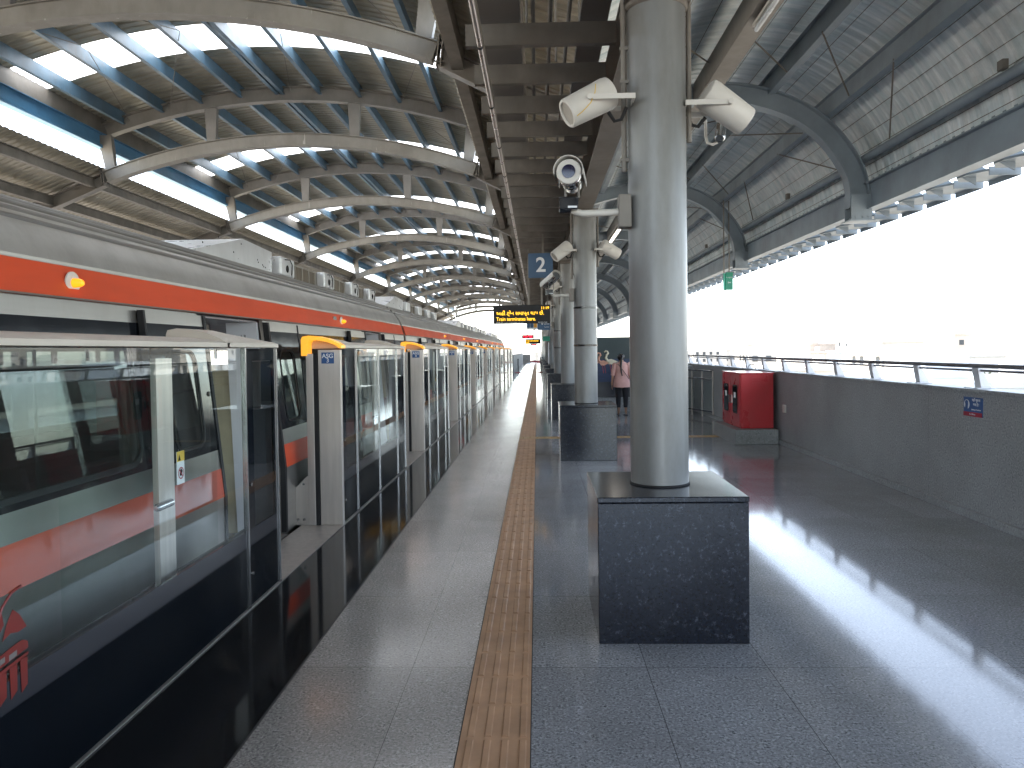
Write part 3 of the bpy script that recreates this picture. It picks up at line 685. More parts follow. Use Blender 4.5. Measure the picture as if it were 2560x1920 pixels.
text('आगामी ट्रेन, TRAIN NEXT-DESTINATION', .036, (-.93, 17.098, 2.268), 'signwhite', ds, align='LEFT')
text('शेष समय TIME', .036, (.03, 17.098, 2.268), 'signwhite', ds, align='LEFT')
MB().box(-.2, -.16, 17.18, 17.22, 2.67, 3.95).box(.1, .14, 17.18, 17.22, 2.67, 3.95).build('hanger', 'steel', ds)
sb = thing('direction_board', 'hanging direction board with blue pictogram squares, orange square and a white arrow', 'sign', (.1, 25, 2.5))
MB().box(-.34, .02, 25, 25.06, 2.33, 2.62).build('white_panel', 'signwhite', sb)
for k, q in enumerate(('signblue','signblue','orangesign')): MB().box(-.33+.115*k, -.225+.115*k, 24.995, 24.999, 2.38, 2.60).build('pictogram_square', q, sb)
MB().box(.022, .45, 25, 25.06, 2.30, 2.66).build('blue_panel', 'signblue', sb)
MB().ext([(.10,2.56),(.26,2.56),(.18,2.47)], 'y', 24.993, 24.998).build('arrow', 'signwhite', sb)
text('Street', .07, (.33, 24.998, 2.50), 'signwhite', sb); text('Level', .07, (.33, 24.998, 2.40), 'signwhite', sb)
for x in (-.25, .35): MB().box(x, x+.03, 25.0, 25.06, 2.66, 3.95).build('hanger', 'steel', sb)
ck = thing('red_digital_clock', 'small red LED clock hanging far down the platform', 'clock', (-.4, 32, 2.2))
MB().box(-.64, -.14, 32, 32.1, 2.13, 2.28).build('case', 'case', ck)
text('11:19:05', .115, (-.39, 31.99, 2.205), 'ledred', ck, bold=.003, sx=1.0)
MB().box(-.42, -.38, 32.03, 32.07, 2.28, 3.95).build('hanger', 'steel_dark', ck)
d2 = thing('far_train_display', 'small far LED display with two amber lines below the red clock', 'display', (-.4, 40, 2.1))
MB().box(-.62, .20, 40, 40.2, 1.96, 2.22).build('case', 'case', d2)
text('Train terminates', .10, (-.6, 39.99, 2.12), 'led', d2, align='LEFT', bold=.002); text('here.', .10, (-.6, 39.99, 2.02), 'led', d2, align='LEFT', bold=.002)
MB().box(-.2, -.16, 40.08, 40.12, 2.22, 3.95).build('hanger', 'steel_dark', d2)
g1 = thing('far_exit_sign', 'thin green hanging exit sign far along the column row', 'sign', (.3, 40, 2.1))
MB().box(.28, .62, 36, 36.04, 2.05, 2.28).build('panel', 'green', g1); MB().box(.44, .46, 36, 36.03, 2.28, 3.95).build('hanger', 'steel', g1)
c2 = thing('far_red_clock', 'farthest tiny red LED clock under the canopy end', 'clock', (-.4, 62, 2.1))
MB().box(-.52, -.02, 62, 62.1, 1.98, 2.12).build('case', 'case', c2); text('11:19', .12, (-.27, 61.99, 2.05), 'ledred', c2, bold=.003); MB().box(-.28, -.26, 62.03, 62.07, 2.12, 3.95).build('hanger', 'steel_dark', c2)
gh = thing('hanging_green_sign', 'green double-sided sign hung on two long rods from the right canopy', 'sign', (4.5, 18, 3.2))
MB().add([(4.37,17.7,2.98),(4.51,18.05,2.98),(4.51,18.05,3.38),(4.37,17.7,3.38),(4.36,17.72,2.98),(4.50,18.07,2.98),(4.50,18.07,3.38),(4.36,17.72,3.38)], [(0,1,2,3),(4,7,6,5),(0,3,7,4),(3,2,6,7),(2,1,5,6),(1,0,4,5)]).build('side_panel', 'green', gh)
MB().box(4.49, 4.66, 17.98, 18.0, 3.0, 3.42).build('panel', 'green', gh)
MB().box(4.38, 4.405, 17.74, 17.77, 3.38, 5.16).box(4.56, 4.585, 17.98, 18.0, 3.42, 5.1).build('hanger', 'steel', gh)
text('Emergency', .035, (4.575, 17.978, 3.30), 'signwhite', gh); text('Exit', .05, (4.575, 17.978, 3.18), 'signwhite', gh)

# ================================================================== SCREEN DOORS
CAPF = [(-1.85,1.665),(-1.85,1.69),(-2.0,1.708),(-2.22,1.715),(-2.22,1.665)]
CAPH = [(-1.85,1.690),(-1.85,1.715),(-1.90,1.745),(-1.98,1.778),(-2.07,1.800),(-2.16,1.808),(-2.215,1.798),(-2.225,1.77),(-2.225,1.687)]
def frustum_cap(y0, y1, pa, pb, t, mat='cap', name='top_cap'):
    n = len(CAPH)
    vs = [(p[0], y0, p[1]) for p in pa]+[(p[0], y1, p[1]) for p in pb]
    return MB().add(vs, [tuple(range(n))[::-1], tuple(range(n, 2*n))]+[(i,(i+1)%n,n+(i+1)%n,n+i) for i in range(n)]).build(name, mat, t, smooth=True)
HS = lambda k: [(x, 1.715+(z-1.715)*k if z > 1.715 else z) for x, z in CAPH]
def screen(y0, num, label, near=False):
    t = thing('screen_door_unit', label, 'screen door', (-1.87, y0, 0), 'platform screen door units')
    L0, L1, L2, L3 = y0+.63, y0+1.72, y0+2.86, y0+3.43
    if near: y0 -= 1.0
    cuts = [y0+.06, L0, L1, L2, L3] if not near else [y0+.06, y0+.63, L2, L3]
    # end post facing the camera
    MB().box(-2.08, -1.866, y0, y0+.06, .006, 1.675).build('end_post', 'stainless', t, bev=.003)
    MB().box(-2.12, -2.082, y0-.015, y0+.06, .006, 1.64).build('rubber_seal', 'rubber', t)
    dl = MB().box(-2.19, -2.122, y0-.02, y0+.05, .006, 1.64).build('door_leaf_edge', 'stainless', t, bev=.003)
    MB().ext([(-2.34,.006),(-2.192,.006),(-2.192,.47),(-2.21,.47),(-2.34,.34)], 'y', y0+.0, y0+.012).build('foot_bracket', 'stainless', t)
    b = MB()
    for x in (-2.30, -2.24): b.lathe((x, y0, .06), (0,-1,0), [(0,.014),(.01,.012)], 10)
    b.lathe((-2.24, y0, .40), (0,-1,0), [(0,.014),(.01,.012)], 10); b.build('bolt', 'chrome', t)
    sgn = MB().box(-2.045, -1.925, y0-.004, y0-.001, 1.545, 1.65).build('number_plate', 'blueskin', t)
    text('ASG', .058, (-1.985, y0-.005, 1.615), 'signwhite', sgn, bold=.0008); text(str(num), .055, (-1.985, y0-.005, 1.572), 'signwhite', sgn, bold=.0008)
    # front skin
    for i in range(len(cuts)-1):
        a, b = cuts[i]+.011, cuts[i+1]-.011
        MB().box(-1.885, -1.87, a, b, .02, .40).build('skirt_panel', 'blackglass', t)
        MB().box(-1.884, -1.871, a, b, .402, .51).build('frit_band', 'greyfrit', t)
        edge = cuts[i+1]-cuts[i] < .7
        if edge:
            MB().box(-1.885, -1.87, a, a+.12, .512, 1.682).box(-1.885, -1.87, b-.05, b, .512, 1.682).box(-1.885, -1.87, a+.12, b-.05, 1.60, 1.682).build('black_border', 'blackglass', t)
            MB().box(-1.883, -1.872, a+.122, b-.052, .512, 1.598).build('glass_pane', 'endglass', t)
            k = MB()
            for z in (.22, .80): k.lathe((-1.869, a+.05, z), (1,0,0), [(0,.013),(.008,.012)], 12)
            k.build('lock', 'chrome', t)
        else:
            MB().box(-1.883, -1.872, a, b, .512, 1.682).build('glass_pane', 'glass', t)
    for c in cuts[1:]: MB().box(-1.892, -1.860, c-.006, c+.006, .008, 1.686).build('mullion', 'chrome', t)
    # back skin and sliding leaf parked inside
    MB().box(-2.075, -2.06, y0+.063, L3-.012, .01, .42).build('back_skirt', 'blackglass', t)
    MB().box(-2.072, -2.064, y0+.063, L2, .422, 1.66).build('back_glass', 'backglass', t)
    lf = MB().box(-2.0, -1.97, L2-.92, L2-.75, .08, 1.63).build('door_leaf', 'stainless', t)
    MB().box(-1.99, -1.98, L2-1.7, L2-.922, .1, 1.62).build('leaf_glass', 'backglass', lf)
    MB().lathe((-1.968, L2-.84, .86), (0,-1,0), [(-.04,.022),(.10,.022),(.12,.012)], 12).build('leaf_handle', 'chrome', lf, smooth=True)
    SB = L2-.735
    st = MB().box(-1.965, -1.962, SB, SB+.085, 0.94, 1.12).build('warning_sticker', 'signwhite', t)
    MB().box(-1.9615, -1.9605, SB, SB+.085, 1.065, 1.12).build('sticker_band', 'yellow', st)
    ring = MB(); n = 24
    for k in range(n):
        a0, a1 = 2*math.pi*k/n, 2*math.pi*(k+1)/n; cy, cz = SB+.0425, 1.0
        ring.add([(-1.9605, cy+r_*math.cos(a), cz+r_*math.sin(a)) for a in (a0, a1) for r_ in (.026,.033)], [(0,1,3,2)])
    ring.add([(-1.9605, SB+.0425+a, 1.0+b) for a, b in ((-.021,.016),(-.016,.021),(.021,-.016),(.016,-.021))], [(0,1,2,3)]); ring.build('prohibition_ring', 'signred', st)
    MB().ext([(SB+.03,.985),(SB+0.0550,.985),(SB+0.0570,1.0),(SB+0.0630,1.01),(SB+0.0550,1.015),(SB+0.0550,1.02),(SB+0.0490,1.02),(SB+0.0480,1.024),(SB+0.0420,1.024),(SB+0.0400,1.02),(SB+0.0350,1.02),(SB+.03,1.0)], 'x', -1.9618, -1.9610).build('hand_symbol', 'black', st)
    MB().ext([(SB+0.0100,1.07),(SB+0.0400,1.07),(SB+0.0250,1.105)], 'x', -1.9603, -1.9598).build('triangle_symbol', 'black', st)
    # far end post
    MB().box(-2.08, -1.893, L3-.04, L3-.012, .006, 1.66).build('closing_post', 'pillar', t)
    # caps
    am = [(p[0], p[1]) for p in CAPH]; ring = MB(); n = len(am)
    inner = [(-1.87,1.688),(-1.875,1.696),(-1.91,1.722),(-1.98,1.748),(-2.07,1.765),(-2.13,1.770),(-2.165,1.76),(-2.175,1.73),(-2.175,1.62)]
    outer = [(-1.848,1.688),(-1.848,1.716),(-1.90,1.748),(-1.98,1.781),(-2.07,1.803),(-2.16,1.811),(-2.217,1.801),(-2.23,1.775),(-2.23,1.62)]
    for ya, yb in ((y0-.03, y0+.13),):
        vs = [(p[0], y, p[1]) for y in (ya, yb) for q in (outer, inner) for p in q]; n = 9; fs = []
        for i in range(n-1): fs += [(i,i+1,n+i+1,n+i), (2*n+i,3*n+i,3*n+i+1,2*n+i+1), (i,2*n+i,2*n+i+1,i+1), (n+i,n+i+1,3*n+i+1,3*n+i)]
        fs += [(0,n,3*n,2*n), (n-1,3*n-1,4*n-1,2*n-1)]
        ring.add(vs, fs)
    ring.build('indicator_cap', 'amber', t, smooth=True)
    if near:
        frustum_cap(y0+.132, L2-.27, HS(.42), HS(.42), t)
    else:
        frustum_cap(y0+.132, L0, HS(1), HS(.8), t); frustum_cap(L0+.002, L2-.30, HS(.55), HS(.42), t)
    frustum_cap(L2-.298, L2, HS(.98), HS(1), t); frustum_cap(L2+.002, L3+.01, HS(1), HS(.45), t)
    return t
labs = {2: 'nearest screen door unit, its wide glass panel bearing a red emblem'}
for k in range(-1, 10):
    num = k+3
    screen(7.05+5.18*k, num, labs.get(num, f'screen door unit with amber cap whose steel post reads ASG {num}'), near=(k == -1))
    ye = 7.05+5.18*k
    th = MB().box(-2.268, -1.866, ye-1.78, ye+.02, -.0015, .004)
    struct(th, 'door_threshold', 'stainless')
# emblem on the near glass
em = thing('glass_emblem', 'red dome and train emblem on the nearest screen door glass', 'emblem', (-1.869, 2.6, .7))
yb = 2.49
def ey(a): return yb+a
MB().ext([(ey(-.12),0.630),(ey(-.09),0.715),(ey(-.03),0.760),(ey(.03),0.765),(ey(.04),0.715),(ey(-.02),0.655),(ey(-.04),0.625)], 'x', -1.8695, -1.8685).ext([(ey(.03),0.660),(ey(.055),0.715),(ey(.085),0.755),(ey(.12),0.725),(ey(.155),0.670),(ey(.11),0.665),(ey(.07),0.675)], 'x', -1.8695, -1.8685).build('dome', 'emblem', em)
MB().tube([(-1.8688, ey(a), z) for a, z in ((-.03,.665),(.0,.725),(.035,.78),(.08,.815),(.13,.825))], .005, 6).build('swoosh', 'emblem', em)
MB().ext([(ey(-.12),0.590),(ey(.08),0.625),(ey(.13),0.630),(ey(.158),0.615),(ey(.16),0.590),(ey(-.12),0.555)], 'x', -1.8695, -1.8685).ext([(ey(-.12),0.545),(ey(.16),0.577),(ey(.16),0.565),(ey(-.12),0.530)], 'x', -1.8695, -1.8685).build('train_mark', 'emblem', em)
w = MB()
for a in (-.06, 0, .06): w.ext([(ey(a),0.580),(ey(a+.04),0.585),(ey(a+.04),0.605),(ey(a),0.600)], 'x', -1.8683, -1.868)
w.build('train_mark_window', 'alu', em)
w = MB()
for k in range(5): a = -.10+.054*k; w.ext([(ey(a),.535+.006*k),(ey(a+.038),.537+.006*k),(ey(a+.036),0.460),(ey(a+.004),0.440)], 'x', -1.8695, -1.8685)
w.build('stripe', 'emblem', em)

# ================================================================== TRAIN
def Xs(z):
    if z <= .6: return -2.36
    if z <= 1.95: return -2.36-.14*(z-.6)/1.35
    return -2.50-.06*(z-1.95)/.186
def slab(mb, y0, y1, z0, z1, out=0.0, th=.03, m=None):
    zs = sorted({z0, z1} | ({.6} if z0 < .6 < z1 else set()))
    for a, b in zip(zs[:-1], zs[1:]):
        xa, xb = Xs(a)+out, Xs(b)+out
        mb.add([(xa-th,y0,a),(xa,y0,a),(xa,y1,a),(xa-th,y1,a),(xb-th,y0,b),(xb,y0,b),(xb,y1,b),(xb-th,y1,b)], [(0,3,2,1),(4,5,6,7),(0,1,5,4),(1,2,6,5),(2,3,7,6),(3,0,4,7)], m)
    return mb
def rrect(y0, y1, z0, z1, r, n=6):
    out = []
    for cy, cz, a0 in ((y1-r, z1-r, 0), (y0+r, z1-r, 90), (y0+r, z0+r, 180), (y1-r, z0+r, 270)):
        for i in range(n): t = R(a0+90*i/(n-1)); out.append((cy+r*math.cos(t), cz+r*math.sin(t)))
    return out
def rwin(mb, y0, y1, z0, z1, r, out, th, m=None):
    p = rrect(y0, y1, z0, z1, r); n = len(p)
    vs = [(Xs(z)+out, y, z) for y, z in p]+[(Xs(z)+out-th, y, z) for y, z in p]
    return mb.add(vs, [tuple(range(n)), tuple(range(n, 2*n))[::-1]]+[(i, n+i, n+(i+1) % n, (i+1) % n) for i in range(n)], m)
def wframe(mb, y0, y1, z0, z1, r, wdt, out, th):
    o = rrect(y0, y1, z0, z1, r); i_ = rrect(y0+wdt, y1-wdt, z0+wdt, z1-wdt, max(.01, r-wdt)); n = len(o)
    vs = [(Xs(z)+out, y, z) for y, z in o+i_]+[(Xs(z)+out-th, y, z) for y, z in o+i_]
    fs = []
    for k in range(n):
        q = (k+1) % n; fs += [(k, q, n+q, n+k), (2*n+k, 3*n+k, 3*n+q, 2*n+q), (k, 2*n+k, 2*n+q, q), (n+k, n+q, 3*n+q, 3*n+k)]
    return mb.add(vs, fs)
Y0, Y1 = -7.35, 14.0
car = thing('train_car', 'silver train coach nearest the camera with orange stripes and a lit amber side lamp', 'train coach', (-3.83, (Y0+Y1)/2, 0), 'coaches of the stopped metro train')
DC = [6.1-5.18*2, 6.1-5.18, 6.1, 6.1+5.18]
segs = []; last = Y0
for c in DC: segs.append((last, c-.66)); last = c+.66
segs.append((last, Y1))
body = MB()
wins = []
for i, (a, b) in enumerate(segs):
    slab(body, a, b, -1.0, 1.0); slab(body, a, b, 1.74, 1.95)
    wa, wb = a+.98, b-.98
    if wb-wa < 1.2: wa, wb = (a+.35, b-1.0) if i == 0 else (a+1.0, b-.35)
    wins.append((wa, wb)); slab(body, a, wa, 1.0, 1.74); slab(body, wb, b, 1.0, 1.74)
# far side wall, ends, floor, ceiling
body.box(-5.30, -5.26, Y0, Y1, -1, .9).box(-5.24, -5.2, Y0, Y1, 1.7, 1.95)
for a, b in wins: body.box(-5.26, -5.22, b, b+.9, .9, 1.7)
body.box(-5.25, -2.42, Y0, Y1, -.06, -.005)
body.build('body_shell', 'alu', car)
MB().box(-5.2, -2.56, Y0, Y1, 1.93, 1.945).box(-5.2, -2.5, Y0, Y0+.04, 0, 1.93).box(-5.2, -2.5, Y1-.04, Y1, 0, 1.93).build('inner_lining', 'interior', car)
ends = MB().ext([(-5.3,-1),(-2.38,-1),(-2.38,.6),(-2.52,1.95),(-2.6,2.1),(-5.06,2.1),(-5.2,1.95)], 'y', Y0-.02, Y0-.001).ext([(-5.3,-1),(-2.38,-1),(-2.38,.6),(-2.52,1.95),(-2.6,2.1),(-5.06,2.1),(-5.2,1.95)], 'y', Y1+.001, Y1+.02)
ends.build('end_wall', 'black', car)
# bands
def bands(parts, z0, z1, mat, name, out):
    m = MB()
    for a, b in parts: slab(m, a, b, z0, z1, out, .01)
    return m.build(name, mat, car)
full = [(Y0, Y1)]
bands(full, 1.952, 2.136, 'orange', 'upper_orange_stripe', .012)
bands(full, 1.952, 1.962, 'alu', 'drip_rail', .03)
fx = [(a, b) for a, b in segs]
bands(fx, .60, .807, 'orange', 'lower_orange_stripe', .004)
for (a, b), (wa, wb) in zip(segs, wins):
    m = MB(); slab(m, a, wa, .946, 1.85, .003, .004); slab(m, wb, b, .946, 1.85, .003, .004); slab(m, wa, wb, .946, 1.0, .003, .004); slab(m, wa, wb, 1.74, 1.85, .003, .004); m.build('window_band', 'black', car)
for wa, wb in wins:
    m = MB(); wframe(m, wa-.02, wb+.02, 1.0-.02, 1.76, .14, .03, .008, .012); w_ = m.build('window', 'rubber', car)
    rwin(MB(), wa, wb, 1.0, 1.74, .10, -.004, .004).build('pane', 'trainglass', w_)
    MB().box(-2.55, -2.49, wa+.0, wb, 1.56, 1.60).build('blind_rail', 'steel', w_)
# doors
for c in DC:
    for s in (-1, 1):
        a, b = (c-1.50, c-.66) if s < 0 else (c+.66, c+1.50)
        m = MB(); wy0, wy1 = a+.22, b-.22
        slab(m, a, b, .01, 1.02, .045, .03); slab(m, a, b, 1.66, 1.93, .045, .03); slab(m, a, wy0, 1.02, 1.66, .045, .03); slab(m, wy1, b, 1.02, 1.66, .045, .03)
        d = m.build('door', 'alu', car)
        k = MB(); slab(k, a, wy0, .946, 1.85, .048, .0025); slab(k, wy1, b, .946, 1.85, .048, .0025); slab(k, wy0, wy1, .946, 1.02, .048, .0025); slab(k, wy0, wy1, 1.66, 1.85, .048, .0025); k.build('black_panel', 'black', d)
        k = MB(); slab(k, a, b, .60, .807, .049, .003); k.build('orange_panel', 'orange', d)
        k = MB(); wframe(k, wy0-.02, wy1+.02, 1.0, 1.68, .10, .02, .053, .01); k.build('window_seal', 'rubber', d)
        rwin(MB(), wy0, wy1, 1.02, 1.66, .08, .04, .004).build('pane', 'trainglass', d)
        k = MB(); e = b if s < 0 else a; slab(k, e-.02, e+.02, .01, 1.93, .055, .05); k.build('door_seal', 'rubber', d)
        k = MB(); slab(k, (a if s < 0 else b)-.012, (a if s < 0 else b)+.012, .01, 1.93, .052, .04); k.build('outer_seal', 'rubber', d)
        k = MB(); zc = 1.36; k.lathe((Xs(zc)+.046, b-.07 if s < 0 else a+.07, zc), (1,0,0), [(0,.02),(.012,.016)], 14); k.build('door_button', 'chrome', d)
    for q in (-1, 1):
        p = MB(); yq = c+q*.64
        p.add([(-2.41,yq-.02,0),(-2.41,yq+.02,0),(-2.75,yq+.02,0),(-2.75,yq-.02,0),(-2.54,yq-.02,1.93),(-2.54,yq+.02,1.93),(-2.82,yq+.02,1.93),(-2.82,yq-.02,1.93)], [(0,1,2,3),(4,7,6,5),(0,4,5,1),(1,5,6,2),(2,6,7,3),(3,7,4,0)]); p.build('door_pillar', 'pillar', car)
    text('L3', .05, (-2.66, c+.618, 1.80), 'black', car)
    MB().box(-2.45, -2.30, c-.66, c+.66, -.05, -.004).build('door_step', 'stainless', car)
# interior fittings
m = MB()
for a, b in segs:
    if b-a > 2: m.box(-2.95, -2.62, a+.15, b-.15, .38, .44).box(-5.2, -4.85, a+.15, b-.15, .38, .44).box(-2.66, -2.60, a+.15, b-.15, .44, .85).box(-5.2, -5.13, a+.15, b-.15, .44, .85)
m.build('seat', 'seat', car)
m = MB()
for a, b in segs:
    for y in (a+.1, b-.1): m.tube([(-3.0, y, 0), (-3.05, y, 1.92)], .017, 8).tube([(-4.7, y, 0), (-4.7, y, 1.92)], .017, 8)
for x in (-3.2, -3.8, -4.5): m.tube([(x, Y0+.2, 1.78), (x, Y1-.2, 1.78)], .015, 8)
for k in range(40):
    for x in (-3.2, -4.5): m.box(x-.01, x+.01, Y0+.7+.5*k, Y0+.73+.5*k, 1.60, 1.78)
m.build('grab_rail', 'stainless', car, smooth=True)
m = MB()
for a, b in segs:
    for y in (a+.03, b-.03): m.box(-3.05, -2.62, y-.012, y+.012, .0, 1.5)
m.build('draught_screen', 'yellowpost', car)
# roof
rf = [(-2.56,2.136),(-2.58,2.20),(-2.615,2.27),(-2.67,2.345),(-2.745,2.415),(-2.83,2.475),(-2.94,2.53),(-3.2,2.59),(-3.83,2.63)]
full_rf = rf+[(-7.66-x, z) for x, z in rf[-2::-1]]
n = len(full_rf); m = MB().add([(x, y, z) for y in (Y0, Y1) for x, z in full_rf], [(i, i+1, n+i+1, n+i) for i in range(n-1)])
for y in (Y0, Y1): m.add([(x, y, z) for x, z in full_rf], [tuple(range(n))])
m.build('roof_shell', 'roofmetal', car, smooth=True)
m = MB()
for x, z in ((-2.70,2.376),(-2.77,2.435),(-2.84,2.483),(-2.90,2.513),(-2.96,2.537),(-3.03,2.553),(-3.12,2.575)): m.tube([(x, Y0, z), (x, Y1, z)], .017, 8)
m.build('roof_rib', 'alu', car, smooth=True)
MB().beam((-2.572, Y0, 2.15), (-2.572, Y1, 2.15), .02, .02).build('gutter', 'alu', car)
# air conditioners: ramped white cowl followed by fans and filters
for ya in (6.2, -6.9):
    P = [(ya+.3, 2.565), (ya+1.55, 2.845), (ya+2.4, 2.815), (ya+2.4, 2.545)]
    u = MB().ext([(p[0], p[1]) for p in P], 'x', -4.6, -3.05).build('air_conditioner', 'acwhite', car)
    h = MB()
    for a, z in ((.95,2.775),(1.3,2.675),(1.5,2.785),(1.95,2.675),(1.97,2.650),(2.1,2.635),(2.13,2.620),(2.18,2.615),(.6,2.675)): h.lathe((-3.051, ya+a, z), (1,0,0), [(0,.009),(.003,.009)], 10)
    h.build('rivet', 'black', u)
    b = MB().box(-4.6, -3.10, ya+2.477, ya+7.7, 2.545, 2.775); b.build('equipment_case', 'acdirty', u)
    l = MB().ext([(-3.1,2.777),(-4.6,2.777),(-4.4,2.895),(-3.3,2.855)], 'y', ya+2.485, ya+7.7).build('top_cover', 'acdirty', u)
    for a, w in ((3.05, 1.15), (4.9, .85), (6.35, .7)):
        MB().box(-3.098, -3.085, ya+a, ya+a+w, 2.575, 2.755).build('filter_grille', 'grille', u)
        g = MB(); k = 0
        while k*.28 < w+.01: g.box(-3.084, -3.075, ya+a+k*.28-.01, ya+a+k*.28+.01, 2.570, 2.760); k += 1
        g.box(-3.084, -3.075, ya+a, ya+a+w, 2.760, 2.775).box(-3.084, -3.075, ya+a, ya+a+w, 2.555, 2.570); g.build('grille_bar', 'acdirty', u)
    for a in (2.5, 4.3, 5.85, 7.15):
        f = MB().box(-3.10, -2.98, ya+a, ya+a+.5, 2.565, 2.785).build('fan_box', 'acwhite', u, bev=.02)
        MB().lathe((-2.979, ya+a+.22, 2.655), (1,0,0), [(0,.045),(.004,.045)], 20).build('fan_hole', 'black', f)
        MB().tube([(-2.97, ya+a+.12, 2.755), (-2.955, ya+a+.25, 2.765), (-2.955, ya+a+.33, 2.715), (-2.97, ya+a+.36, 2.615), (-2.99, ya+a+.40, 2.575)], .007, 6).build('cable', 'rubber', f, smooth=True)
    MB().box(-3.06, -2.97, ya+2.495, ya+7.7, 2.530, 2.560).build('walk_ledge', 'steel_dark', u)
# side lamps
for y in (4.0, 9.6, -1.3):
    l = MB().lathe((Xs(2.05)+.012, y, 2.045), (1,0,-.0), [(0,.062),(.008,.062),(.012,.055)], 24).build('side_lamp', 'white', car, smooth=True)
    MB().lathe((Xs(2.05)+.024, y, 2.045), (1,0,0), [(0,.026),(.03,.024),(.05,.016),(.055,.004)], 16).build('lamp_bulb', 'amberlamp', l, smooth=True)
MB().ext(rrect(9.25, 9.40, 1.99, 2.10, .04), 'x', -2.535, -2.522).build('side_speaker', 'steel', car)
m = MB().lathe((-2.62, 5.52, 1.88), (0,0,-1), [(0,.03),(.02,.028),(.035,.01)], 14).build('door_beacon', 'signred', car)
# under frame
MB().box(-5.1, -2.6, Y0+.3, Y1-.3, -.85, -.35).box(-5.0,-2.7, Y0+1, Y0+4, -1.1, -.86).box(-5.0,-2.7, Y1-4, Y1-1, -1.1, -.86).build('underframe', 'dark', car)
# gangway
MB().box(-4.6, -3.05, Y1+.022, Y1+.2, 0, 2.3).build('gangway_bellows', 'rubber', car)
MB().tube([(-2.50, Y1+.06, .3), (-2.53, Y1+.1, 1.2), (-2.62, Y1+.1, 2.1), (-2.75, Y1+.12, 2.33)], .012, 8).tube([(-2.62,Y1+.02,2.25),(-2.75,Y1+.1,2.40),(-3.0,Y1+.1,2.52)], .02, 8).build('coupling_cable', 'rubber', car)
copy_tree(car, (0, 21.55, 0), 'middle train coach, its end gap showing just before the ASG 4 post')
copy_tree(car, (0, 43.1, 0), 'farthest train coach, small, at the end of the platform view')

# ================================================================== END OF PLATFORM
ew = thing('end_fence', 'low wall and railing gate closing the far bright end of the platform', 'fence', (0, YE, 0))
MB().box(-2.2, -.9, YE-.1, YE, 0, 1.05).box(.55, 4.1, YE-.1, YE, 0, 1.05).build('low_wall', 'concrete', ew)
g = MB()
for x in (-.9, -.15, .0, .55):
    g.tube([(x, YE-.05, 0), (x, YE-.05, 1.35)], .03, 8)
for z in (.3, .8, 1.3): g.tube([(-.9, YE-.05, z), (-.15, YE-.05, z)], .02, 6).tube([(0, YE-.05, z), (.55, YE-.05, z)], .02, 6)
g.build('gate_rails', 'steel', ew)
MB().box(-.9, .55, YE-.12, YE-.06, .0, .2).build('red_kick_board', 'signred', ew)
for x, lab in ((-1.38, 'slim barrier post on a red base standing near the screen doors far down the platform'), (.24, 'slim barrier post on a red base beside the column row far down the platform')):
    t = thing('barrier_post', lab, 'barrier', (x, 54, 0), 'barrier posts on the far platform')
    MB().tube([(x, 54, .02), (x, 54, .95)], .03, 12).lathe((x, 54, .95), (0,0,1), [(0,.045),(.05,.045)], 14).build('post', 'black', t, smooth=True)
    MB().lathe((x, 54, 0), (0,0,1), [(0,.24),(.03,.24),(.06,.06)], 20).build('base', 'signred', t, smooth=True)
t = thing('side_railing', 'grey metal barrier rail between the far screen doors and the platform end', 'railing', (-1.88, 75, 0))
m = MB().box(-1.95, -1.85, 58.2, YE-.2, 0, 1.25); m.build('low_wall', 'concrete', t)

# ---------------------------------------------------------------- mural board, stair railing, person
wl = thing('mural_wall', 'dark mural of flamingos standing in water on the stair wall behind the woman', 'mural', (2.5, 19.7, 0))
MB().box(1.22, 3.62, 19.72, 19.9, 0, 1.95).build('stair_wall', 'pedestal', wl)
MB().box(3.622, 4.095, 19.74, 19.9, 0, 1.18).build('low_side_wall', 'wallgran', wl)
MB().box(1.25, 3.6, 19.69, 19.715, .38, 1.93).build('mural_panel', 'board', wl)
MB().box(1.25, 3.6, 19.684, 19.6885, .78, 1.38).build('mural_water', 'boardblue', wl)
MB().box(1.25, 3.6, 19.684, 19.6885, .38, .775).build('mural_shore', 'boardblack', wl)
def bird(x, z, s, mat, fl=1):
    m = MB(); q = 19.681
    body_ = [(x+fl*s*a, z+s*b) for a, b in ((-.16,.02),(-.10,.10),(.02,.12),(.14,.08),(.30,.0),(.16,-.04),(.05,-.10),(-.08,-.09))]
    m.ext(body_ if fl > 0 else body_[::-1], 'y', q, q+.0025)
    nk = [(-.12,.04),(-.19,.16),(-.16,.28),(-.10,.34),(-.13,.42),(-.20,.44),(-.25,.39)]
    m.tube([(x+fl*s*a, q+.001, z+s*b) for a, b in nk], .028*s*2, 6, r2=.016*s*2)
    o = m.build('painted_bird', mat, wl)
    l = MB()
    for a in (-.03, .06): l.ext([(x+fl*s*a-.008, z-.08*s), (x+fl*s*a+.008, z-.08*s), (x+fl*s*(a+.05)+.008, z-.42*s), (x+fl*s*(a+.05)-.008, z-.42*s)], 'y', q, q+.002)
    l.build('painted_legs', 'birdr', o)
for x, z, s, mm_, fl_ in ((1.72,1.27,.62,'birdp',1),(1.92,1.30,.66,'birdw',1),(1.5,1.30,.6,'birdp',1),(2.62,1.33,.62,'birdw',1),(2.95,1.25,.6,'birdp',-1),(3.25,1.3,.6,'birdw',1)): bird(x, z, s, mm_, fl_)
sr = thing('stair_railing', 'low glazed stair railing with steel rails, left of the red cabinet', 'railing', (3.8, 18.5, 0))
MB().tube([(3.64, 19.0, 1.10), (4.08, 17.6, 1.10)], .025, 10).tube([(3.64, 19.0, .90), (4.08, 17.6, .90)], .022, 10).tube([(3.64, 19.0, .14), (4.08, 17.6, .14)], .018, 8).build('rail', 'chrome', sr, smooth=True)
